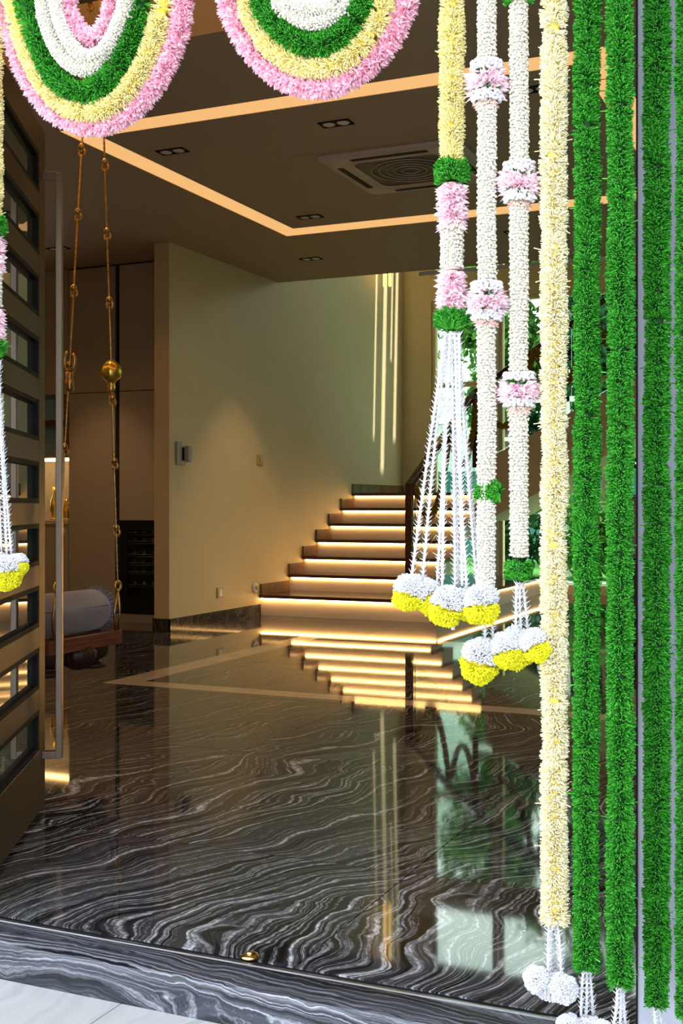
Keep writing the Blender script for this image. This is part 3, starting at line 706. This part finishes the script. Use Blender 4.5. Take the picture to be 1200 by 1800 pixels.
for k, (x, hh) in enumerate([(-7.45, .2), (-7.22, .32), (-7.08, .2), (-6.97, .34)]):
    t = thing('gold_ornament', ['low round gold ornament on the niche counter', 'tall gold vase in the lit niche left of the handle', 'small gold ornament beside the tall vase in the niche', 'tall gold vase in the lit niche by the tall cabinet'][k], 'ornament', (x, 9.4, .94), group='gold ornaments in the lit niche')
    bm = bmesh.new(); lathe(bm, [(.035, 0), (.02, .02), (.045, hh*.35), (.035, hh*.6), (.012, hh*.8), (.022, hh)], seg=16, lobes=6, amp=.12); fin('body', bm, M_gold, t, True)
    bm = bmesh.new(); lathe(bm, [(.045, 0), (.045, .012), (.03, .018)], seg=16); fin('foot', bm, M_brass, t, True)

# ------------------------------------------------------------------ fittings on the long wall
def wall_pt(px, py):      # position on the wall plane X = XW
    u = (px-600)/F_PX; c, s = math.cos(YAW), math.sin(YAW); d = XW/(-s+c*u); return (XW, d*(c+s*u), H+(885-py)*d/F_PX)
p = wall_pt(318, 797)
t = thing('wall_intercom', 'grey intercom with handset near the front end of the long wall', 'intercom', p)
box('back_plate', 0, .02, -.09, -.01, -.10, .10, M_switch, t, .004); box('handset', .02, .07, .01, .08, -.075, .065, M_switch, t, .012); box('cradle', 0, .022, -.01, .09, -.06, .05, M_black, t, .004)
bm = bmesh.new(); tube(bm, [(.03, .03, -.07), (.035, .0, -.10), (.02, -.03, -.10), (.012, -.05, -.08)], .003, 6); fin('cord', bm, M_switch, t)
p = wall_pt(456, 808); t = thing('wall_switch', 'small beige switch plate in the middle of the long wall', 'switch', p)
box('plate', 0, .012, -.055, .055, -.05, .05, M_beige, t, .003); box('rocker', .012, .02, -.02, .02, -.03, .03, M_beige, t, .002)
p = wall_pt(386, 1042); t = thing('wall_socket', 'beige socket low on the long wall above the skirting', 'socket', p)
box('plate', 0, .012, -.055, .055, -.05, .05, M_beige, t, .003); box('socket_face', .012, .016, -.03, .03, -.032, .032, M_white, t, .002)
p = wall_pt(447, 1033); t = thing('wall_sensor', 'round cream night light on the wall next to the first stair', 'sensor', p)
bm = bmesh.new(); lathe(bm, [(.05, 0), (.052, .012), (.044, .022), (.03, .024)], seg=24, axis='X'); fin('rim', bm, M_white, t, True)
bm = bmesh.new(); lathe(bm, [(.022, .02), (.02, .032), (.01, .036)], seg=16, axis='X'); fin('lens', bm, M_beige, t, True)

# console at right
cs = thing('console_cabinet', 'brown wooden console with open lower shelves seen between the green garlands', 'cabinet', (-1.0, 8.9, 0))
box('upper_box', -.72, .9, -.2, .25, .70, 1.14, M_brown, cs, .004); box('top', -.74, .92, -.22, .27, 1.14, 1.165, M_brown, cs, .004)
for x in (-.72, -.2, .32, .86): box('post', x, x+.04, -.2, .25, 0, .70, M_brown, cs)
for z in (.03, .27, .66): box('shelf', -.68, .88, -.19, .24, z, z+.03, M_brown, cs)
box('back_panel', -.68, .88, .22, .25, .06, .66, M_swdark, cs)
for x in (-.46, .06, .6): box('door', x-.25, x+.25, -.212, -.2, .72, 1.12, M_brown, cs, .003)
for x in (-.60, .02): 
    bm = bmesh.new(); tube(bm, [(x, -.215, .86), (x, -.24, .88), (x, -.24, .96), (x, -.215, .98)], .006, 6); fin('handle', bm, M_black, cs, True)

# ------------------------------------------------------------------ entrance door leaf, opened inwards
HX, HY = -2.168-.885*.033, 2.46-.471*.033
ang = math.atan2(.885, -.471)
door = bpy.data.objects.new('door_1', None); C.objects.link(door); door.location = (HX, HY, 0); door.rotation_euler = (0, 0, ang); tag(door, kind='structure')
LW, TH, TOP = 1.155, .06, 2.44           # local x along the leaf, local -y faces the room opening
def dbox(name, x0, x1, y0, y1, z0, z1, m, par=door, bev=0.): return box(name, x0, x1, y0, y1, z0, z1, m, par, bev)
def zt(py): return H+(885-py)*4.20/F_PX
rows = [(272-108*1, 345-108*1)]+[(272+108*k, 344+108*k) for k in range(0, 10)]
STL = .115
dbox('stile', LW-STL, LW, -TH/2, TH/2, .015, TOP, M_bronze, bev=.002); dbox('stile', 0, STL, -TH/2, TH/2, .015, TOP, M_bronze, bev=.002)
zs = [(zt(b), zt(a)) for a, b in rows]; zs = [z for z in zs if z[1] < TOP-.05]; zs.sort()
prev = .015
for z0, z1 in zs:
    dbox('rail', STL, LW-STL, -TH/2, TH/2, prev, z0, M_bronze, bev=.002); prev = z1
    bm = bmesh.new(); f = .016
    for b in [(STL, STL+f, z0, z1), (LW-STL-f, LW-STL, z0, z1), (STL+f, LW-STL-f, z0, z0+f), (STL+f, LW-STL-f, z1-f, z1)]: bx(bm, b[0], b[1], -.0285, .0285, b[2], b[3])
    fin('pane_bead', bm, M_black, door)
    dbox('pane', STL+f, LW-STL-f, -.010, -.002, z0+f, z1-f, M_doorglass)
dbox('rail', STL, LW-STL, -TH/2, TH/2, prev, TOP, M_bronze, bev=.002)
hd = bpy.data.objects.new('door_handle', None); C.objects.link(hd); hd.parent = door; hd['label'] = 'tall champagne metal pull handle'
hx = LW-.06
box('bar', hx-.006, hx+.030, -TH/2-.070, -TH/2-.048, .19, 2.28, M_handle, hd, .002)
for z in (.19, 2.255): box('bracket', hx-.010, hx+.024, -TH/2-.05, -TH/2, z, z+.026, M_handle, hd, .002)
# floor lock
t = thing('floor_lock', 'small round brass lock set in the marble near the threshold', 'door lock', (-1.363, 2.53, .0))
bm = bmesh.new(); lathe(bm, [(.024, 0.0), (.023, .006), (.016, .010), (.012, .010), (.010, .006)], seg=20); fin('rim', bm, M_bronzelock, t, True)
bm = bmesh.new(); lathe(bm, [(.009, .002), (.009, .014), (.006, .016)], seg=14); fin('bolt', bm, M_bronzelock, t, True)

# ------------------------------------------------------------------ swing
SX, YN, YD, SZ = -3.30, 4.26, 4.82, .484
sw = thing('swing_seat', 'carved dark red wooden swing seat hanging on brass chains behind the door', 'swing', (SX-.6, 4.54, SZ))
wx, wy, wz = sw.location
def W(p): return (p[0]-wx, p[1]-wy, p[2]-wz)
def wbox(name, x0, x1, y0, y1, z0, z1, m, bev=0.): return box(name, x0-wx, x1-wx, y0-wy, y1-wy, z0-wz, z1-wz, m, sw, bev)
wbox('seat_board', SX-1.18, SX-.02, YN+.02, YD-.02, SZ-.02, SZ, M_swood, .004)
wbox('side_rail', SX-.03, SX, YN, YD, SZ-.062, SZ+.006, M_swood, .005); wbox('side_rail', SX-1.2, SX-1.17, YN, YD, SZ-.062, SZ+.006, M_swood, .005)
wbox('long_rail', SX-1.17, SX-.03, YD-.03, YD, SZ-.06, SZ+.004, M_swood, .005); wbox('long_rail', SX-1.17, SX-.03, YN, YN+.03, SZ-.06, SZ+.004, M_swood, .005)
bm = bmesh.new()
for k in range(44):
    y = YN+.03+k*(YD-YN-.06)/43; bmesh.ops.create_icosphere(bm, subdivisions=1, radius=.005, matrix=Matrix.Translation(Vector(W((SX+.001, y, SZ-.028)))))
o = fin('bead_carving', bm, M_swood, sw, True); o['kind'] = 'stuff'
for x in (SX-.09, SX-1.1):
    for y in (YN+.10, YD-.12):
        bm = bmesh.new(); lathe(bm, [(.055, -.022), (.082, -.028), (.085, -.06), (.078, -.09), (.075, -.11), (.045, -.128), (.032, -.134), (.045, -.142), (.070, -.150), (.072, -.162), (.05, -.170)], W((x, y, SZ)), 24)
        fin('leg', bm, M_swdark, sw, True)
bm = bmesh.new(); lathe(bm, [(.02, -.045), (.060, -.05), (.080, -.075), (.078, -.105), (.055, -.14), (.02, -.158)], W((SX-.06, YN+.285, SZ)), 48, lobes=14, amp=.12); fin('shell_drop', bm, M_swdark, sw, True)
TOPP = Vector((-3.25, 4.54, 3.93))
def chain(bot, joints, orn=None):
    bot = Vector(bot); ax = (TOPP-bot)
    pts = [TOPP]+[bot+ax*((j-bot.z)/ax.z) for j in joints]+[bot]
    for i in range(len(pts)-1):
        a, b = pts[i], pts[i+1]; d = (b-a); L_ = d.length; u = d/L_; n = max(2, int(L_/.012)); bm = bmesh.new()
        seq = [a+d*k/n for k in range(n+1)]; tube(bm, [W(q) for q in seq], [.0040+(.0018 if k % 2 else -.0006) for k in range(n+1)], 7); fin('chain_rod', bm, M_brass, sw, True)
        if i: 
            bm = bmesh.new(); bmesh.ops.create_uvsphere(bm, u_segments=12, v_segments=8, radius=.015, matrix=Matrix.Translation(Vector(W(a+Vector((0, 0, .026)))))); fin('ball_joint', bm, M_brass, sw, True)
            bm = bmesh.new(); tube(bm, [Vector(W(a))+Vector((.017*math.cos(q*PI/8), .004, .017*math.sin(q*PI/8))) for q in range(16)], .0055, 7, closed=True); fin('chain_ring', bm, M_brass, sw, True)
    return pts
b2 = (SX+.01, YD-.05, SZ+.22); b1 = (SX+.01, YN+.04, SZ+.24)
chain(b2, [3.35, 3.02, 2.68, 2.36, 2.04, 1.58, 1.28, .96])
chain(b1, [3.38, 3.05, 2.70, 2.40, 2.05, 1.70, 1.33, .98])
for bt, y in ((b2, YD-.05), (b1, YN+.04)):
    bm = bmesh.new(); tube(bm, [Vector(W(bt))+Vector((0, .022*math.cos(q*PI/9), .022*math.sin(q*PI/9))) for q in range(18)], .006, 8, closed=True); fin('chain_ring', bm, M_gold, sw, True)
    for s in (-1, 1):
        bm = bmesh.new(); tube(bm, [W((bt[0], y, bt[2]-.02)), W((bt[0]-.004, y+s*.022, bt[2]-.12)), W((bt[0]-.006, y+s*.012, SZ+.005))], .006, 7); fin('hanger_arm', bm, M_brass, sw, True)
# gold bird and brass clasp ornaments on the chains
def on_chain(bt, z): bt = Vector(bt); ax = TOPP-bt; return bt+ax*((z-bt.z)/ax.z)
q = on_chain(b2, 1.72)
bm = bmesh.new(); lathe(bm, [(.008, .062), (.020, .056), (.040, .035), (.046, .005), (.040, -.02), (.022, -.040), (.012, -.052), (.018, -.062), (.014, -.085), (.006, -.095)], W(q), 24, lobes=8, amp=.10)
fin('gold_ornament', bm, M_gold, sw, True)
q = on_chain(b1, 1.72)
bm = bmesh.new(); 
tube(bm, [Vector(W(q))+Vector((.028*math.cos(a), 0, .045*math.sin(a)+.02)) for a in [PI*(.62+.11*k) for k in range(16)]], .009, 8); fin('brass_hook', bm, M_brass, sw, True)
bm = bmesh.new(); lathe(bm, [(.008, .0), (.020, -.015), (.014, -.035), (.020, -.05), (.020, -.085), (.012, -.095)], W(q+Vector((0, 0, -.02))), 16); fin('brass_clasp', bm, M_brass, sw, True)

bl = thing('bolster_cushion', 'lilac grey silk bolster with frilled end lying on the swing', 'cushion', (SX-.115, 4.50, SZ+.104))
bm = bmesh.new()
prof = [(.02, -.30), (.085, -.295), (.098, -.27), (.101, -.1), (.100, .1), (.098, .24), (.086, .268), (.02, .275)]
lathe(bm, prof, seg=32, axis='Y'); fin('cushion_body', bm, M_silk, bl, True)
bm = bmesh.new(); R0, R1 = [], []
for k in range(120):
    a = k*2*PI/120; w_ = .012*math.sin(k*1.7)+.006*math.sin(k*3.1); R0.append(bm.verts.new((.086*math.cos(a), .262, .086*math.sin(a)))); R1.append(bm.verts.new(((.114+w_*.5)*math.cos(a), .275+w_, (.106+w_*.5)*math.sin(a)+.002)))
for k in range(120): bm.faces.new((R0[k], R0[(k+1) % 120], R1[(k+1) % 120], R1[k]))
o = fin('frill', bm, M_frill, bl); so = o.modifiers.new('thick', 'SOLIDIFY'); so.thickness = .002
bm = bmesh.new(); tube(bm, [(.099*math.cos(.25), y, .1015*math.sin(.25)) for y in (-.27, 0, .24)], .0012, 5); fin('seam', bm, M_black, bl)

# ------------------------------------------------------------------ hanging garlands (plane Y = 2.2)
YG = 2.20; TOPZ = 2.46; PXM = 2.30/F_PX   # metres per pixel at the garlands, about
def G(px, py, dy=0.): return np.array(on_plane(px, py, YG+dy))
def pm(px): u = (px-600)/F_PX; return (YG/(math.cos(YAW)+math.sin(YAW)*u))/F_PX
def local(t, p): return np.array(p)-np.array(t.location)
def hang(name, label, px, py_bot, dy=0.):
    p = G(px, py_bot, dy); t = thing(name, label, 'garland', (p[0], p[1], p[2])); return t
def tassels_and_poms(t, px0, py0, ends, poms, dy=0., sd=1, white=False, spk=.0125):
    for k, (ex, ey) in enumerate(ends):
        ox_ = (k-(len(ends)-1)/2)
        a = local(t, G(px0+ox_*min(5, 26/len(ends)), py0-6, dy+.006*((k % 3)-1))); b = local(t, G(ex, ey, dy+.012*((k % 3)-1)))
        tassel(a, b, t, sd+k, sag=random.uniform(-.004, .004), spk=spk)
    for k, (cx, cy, r, s) in enumerate(poms):
        pompom(local(t, G(cx, cy, dy+.02*((k % 2)-.5)-.01)), r*pm(cx), t, sd+50+k, (s, 0, 0), white)

def multi_garland(px, label, scale=1., dy=0., poms=None, ends=None, ym=None):
    """yellow, green, pink, white, pink and green sections ending in tassels and flower balls"""
    f = ym or (lambda y: y)
    t = hang('tassel_garland', label, px, f(585), dy); P = lambda y: local(t, G(px, f(y), dy))
    k = pm(px)/scale if False else PXM
    top = local(t, (t.location[0], t.location[1], TOPZ))
    path = Path([top, P(288)]); core(path, .011, M_yelc, t); fringe('yellow_fringe', path, .0258, M_yel, t, 18000, .0024, sd=21, thin_above=2.15-t.location[2])
    path = Path([P(290), P(318)]); fringe('green_tuft', path, .034, M_green, t, 60000, .0028, .03, sd=22, fan=1.6)
    path = Path([P(322), P(398)]); core(path, .012, M_pinkc, t); petals('pink_petals', path, .034, M_pinkl, t, 7500, .0105, sd=23)
    path = Path([P(392), P(474)]); core(path, .017, M_budc, t); buds('white_buds', path, .0235, M_bud, t, sd=24)
    path = Path([P(476), P(546)]); core(path, .012, M_pinkc, t); petals('pink_petals', path, .034, M_pinkl, t, 7500, .0105, sd=25)
    path = Path([P(555), P(580)]); fringe('green_tuft', path, .036, M_green, t, 60000, .0028, .03, sd=26, fan=1.7)
    return t

t = multi_garland(794, 'yellow, pink and white garland ending in a wide fan of white tassels')
ends = [(722, 1022), (742, 1024), (768, 1030), (777, 1032), (800, 1034), (806, 1034), (820, 1034), (838, 1030), (846, 1028), (812, 1030)]
tassels_and_poms(t, 795, 592, ends, [(720, 1040, 27, -.2), (752, 1048, 27, .7), (788, 1064, 30, -.3), (822, 1062, 25, .5), (846, 1060, 30, .1)], sd=200)
bm = bmesh.new(); tube(bm, [local(t, G(795, 1088)), local(t, G(796, 1104))], .0018, 6); tube(bm, [local(t, G(796, 1101)), local(t, G(796, 1107))], .004, 6); fin('string_end', bm, M_tuber, t)
# its twin at the left edge of the doorway
YM = lambda y: 885-(885-y)*.838
t = multi_garland(-14, 'matching pink, white and green garland cut by the left edge, over the door leaf', ym=YM)
tassels_and_poms(t, -10, YM(592), [(-22, 968), (-10, 972), (3, 970), (12, 974), (20, 976), (-34, 966)], [(-28, 990, 25, -.2), (-2, 1002, 26, .1), (13, 1005, 26, .2), (32, 992, 17, .4)], sd=260)

def knot(t, px, y0, y1, sd, dy=0.):
    """pink flower between two white ruffles with bits of green"""
    P = lambda y: local(t, G(px, y, dy)); h_ = y1-y0
    pa = Path([P(y0+2), P(y0+h_*.28)]); buds('white_ruffle', pa, .031, M_tuber, t, sd=sd, pitch=.0045, size=.0075)
    pa = Path([P(y1-h_*.26), P(y1-2)]); buds('white_ruffle', pa, .030, M_tuber, t, sd=sd+1, pitch=.0045, size=.0075)
    pa = Path([P(y0+h_*.30), P(y0+h_*.72)]); petals('pink_petals', pa, .044, M_pinkl, t, 15000, .0115, sd=sd+2, droop=.1)
    pa = Path([P(y0+h_*.24), P(y0+h_*.34)]); fringe('green_sprigs', pa, .034, M_green, t, 40000, .0035, sd=sd+3, tmpl=SPIKE)
    pa = Path([P(y0+h_*.70), P(y0+h_*.78)]); fringe('green_sprigs', pa, .035, M_green, t, 40000, .0035, sd=sd+4, tmpl=SPIKE)
    pa = Path([P(y1-3), P(y1+1)]); petals('peach_petals', pa, .026, M_peach, t, 30000, .006, sd=sd+5)
def bud_garland(px, y_bot, label, knots, dy, sd):
    t = hang('white_bud_garland', label, px, y_bot, dy); top = local(t, (t.location[0], t.location[1], TOPZ)); w_ = []
    pts = [top]+[local(t, G(px+random.uniform(-1.2, 1.2), y, dy)) for y in range(60, int(y_bot), 110)]+[local(t, G(px, y_bot, dy))]
    path = Path(pts); core(path, .0125, M_budc, t); buds('white_buds', path, .0185, M_bud, t, sd=sd)
    for k, (a, b) in enumerate(knots): knot(t, px, a, b, sd+10*k+10, dy)
    return t
t = bud_garland(855, 1052, 'white bud garland with two pink flowers and a green band low down', [(108, 182), (494, 566)], -.01, 300)
path = Path([local(t, G(838, 866, -.01)), local(t, G(878, 863, -.01))]); fringe('green_band', path, .021, M_green, t, 52000, .0028, .02, sd=311, fan=.9)
tassels_and_poms(t, 858, 1062, [(852, 1140), (866, 1140)], [(846, 1160, 34, -.25)], dy=.01, sd=320)
t = bud_garland(912, 980, 'white bud garland with pink flowers at two heights and a green tuft at its foot', [(285, 358), (654, 720)], .005, 400)
path = Path([local(t, G(911, 988, .005)), local(t, G(911, 1020, .005))]); fringe('green_tuft', path, .028, M_green, t, 52000, .0028, .03, sd=411, fan=1.6)
path = Path([local(t, G(911, -30, .005)), local(t, G(911, 4, .005))]); fringe('green_tuft', path, .030, M_green, t, 52000, .0028, .03, sd=412, fan=1.6)
tassels_and_poms(t, 913, 1030, [(906, 1115), (916, 1117), (928, 1113)], [(890, 1142, 27, .3), (908, 1137, 31, .1), (940, 1133, 25, .6)], dy=.005, sd=420)

def yarn_garland(name, label, px, y_bot, R, m, mc, dy, sd, dens=13000, drift=0.):
    t = hang(name, label, px, y_bot, dy); top = local(t, (t.location[0]+drift, t.location[1], TOPZ))
    r = random.Random(sd); pts = [top]+[local(t, G(px, y, dy))+np.array([drift*(1-y/1800)+r.uniform(-.0018, .0018), 0, 0]) for y in range(40, int(y_bot)-60, 90)]+[local(t, G(px, y_bot, dy))]
    path = Path(pts); core(path, R*.42, mc, t)
    fringe('yarn_fringe', path, R, m, t, dens, .0024, sd=sd, thin_above=2.16-t.location[2]); return t
t = yarn_garland('cream_garland', 'long pale cream fluffy garland ending in one white flower ball', 975, 1622, .0258, M_cream, M_creamc, 0., 500, 19000, -.003)
tassels_and_poms(t, 972, 1630, [(963, 1712), (968, 1713), (982, 1712), (986, 1714)], [(943, 1722, 22, 0), (968, 1732, 25, 0), (990, 1738, 24, 0)], sd=520, white=True)
greens = [(1031, 1702, 'long green fluffy garland next to the cream one', [(1021, 1785), (1030, 1788), (1042, 1785)], [(1000, 1806, 22, 0), (1035, 1812, 24, 0), (1060, 1816, 20, 0)], 0.),
          (1090, 1728, 'second long green fluffy garland, just inside the door frame', [(1076, 1812), (1088, 1815), (1100, 1812)], [(1075, 1838, 23, 0), (1100, 1840, 23, 0)], -.01),
          (1154, 1768, 'green fluffy garland hanging in front of the grey door jamb', [(1146, 1850), (1158, 1853), (1166, 1850)], [(1146, 1880, 23, 0), (1168, 1880, 23, 0)], .08),
          (1211, 1790, 'rightmost green fluffy garland cut by the right edge of the picture', [(1203, 1870), (1215, 1872)], [(1210, 1895, 24, 0)], .08)]
for k, (px, yb, lab, ends, poms, dy) in enumerate(greens):
    t = yarn_garland('green_garland', lab, px, yb, .0250 if k < 2 else .0255, M_green, M_greenc, dy, 600+40*k, 19000)
    t['group'] = 'long green hanging garlands'
    tassels_and_poms(t, px, yb+4, ends, poms, dy, sd=620+40*k, white=True)

# swags at the top of the doorway
def swag(label, pts, R, kind, dy, sd, up=-165):
    P = [G(x, y, dy) for x, y in pts]; l, r = pts[0], pts[-1]
    l2 = G(l[0]-(pts[1][0]-l[0])*.55, up, dy); r2 = G(r[0]+(r[0]-pts[-2][0])*.55, up, dy)
    base_ = min(P, key=lambda p: p[2]); t = thing({'pink': 'pink_swag', 'yellow': 'yellow_swag', 'green': 'green_swag', 'bud': 'white_bud_swag'}[kind], label, 'garland', tuple(base_))
    path = Path([local(t, p) for p in [l2]+P+[r2]])
    th = 2.16-t.location[2]
    if kind == 'pink': core(path, R*.4, M_pinkc, t); petals('pink_petals', path, R, M_pink, t, 6500, .0105, sd=sd)
    if kind == 'yellow': core(path, R*.4, M_yelc, t); fringe('yellow_fringe', path, R, M_yel, t, 15000, .0026, sd=sd, thin_above=th)
    if kind == 'green': core(path, R*.4, M_greenc, t); fringe('green_fringe', path, R, M_green, t, 15000, .0026, sd=sd, thin_above=th)
    if kind == 'bud': core(path, R*.72, M_budc, t); buds('white_buds', path, R, M_bud, t, sd=sd)
swag('outermost pink petal loop of the left swag', [(7, 0), (24, 70), (45, 130), (75, 178), (112, 208), (160, 221), (200, 213), (238, 188), (274, 145), (303, 88), (320, 20)], .028, 'pink', .02, 701)
swag('pale yellow loop inside the pink one of the left swag', [(22, 0), (43, 77), (63, 120), (88, 160), (118, 187), (155, 197), (195, 187), (233, 150), (262, 95), (280, 38), (288, 0)], .026, 'yellow', .0, 702)
swag('thick green fluffy loop of the left swag', [(44, 0), (63, 67), (84, 116), (110, 148), (148, 162), (182, 146), (212, 105), (232, 60), (243, 20), (247, 0)], .0275, 'green', -.02, 703)
swag('outer white bud strand of the left swag', [(74, 0), (88, 60), (110, 100), (143, 122), (172, 112), (200, 76), (217, 36), (226, 0)], .0175, 'bud', -.035, 704)
swag('inner white bud strand of the left swag', [(98, 0), (110, 50), (128, 82), (150, 99), (175, 94), (194, 70), (209, 36), (218, 0)], .0165, 'bud', -.05, 705)
swag('small innermost pink petal loop of the left swag', [(119, 0), (130, 36), (145, 58), (162, 68), (178, 58), (190, 32), (197, 0)], .024, 'pink', -.03, 706)
swag('outermost pink petal loop of the right swag', [(400, 0), (416, 45), (440, 86), (474, 122), (515, 146), (558, 153), (600, 145), (646, 116), (684, 74), (708, 22), (714, 0)], .028, 'pink', .02, 711)
swag('pale yellow loop inside the pink one of the right swag', [(436, 0), (452, 42), (476, 80), (510, 106), (552, 119), (594, 112), (632, 84), (660, 45), (674, 0)], .026, 'yellow', .0, 712)
swag('thick green fluffy loop of the right swag', [(460, 0), (476, 30), (500, 58), (530, 74), (560, 79), (590, 70), (616, 44), (634, 8), (637, 0)], .0275, 'green', -.02, 713)
swag('outer white bud strand of the right swag', [(490, 0), (505, 18), (525, 33), (550, 40), (577, 34), (598, 16), (608, 0)], .0175, 'bud', -.035, 714)
swag('inner white bud strand of the right swag', [(508, -8), (525, 8), (548, 15), (572, 9), (588, -8)], .0165, 'bud', -.05, 715)
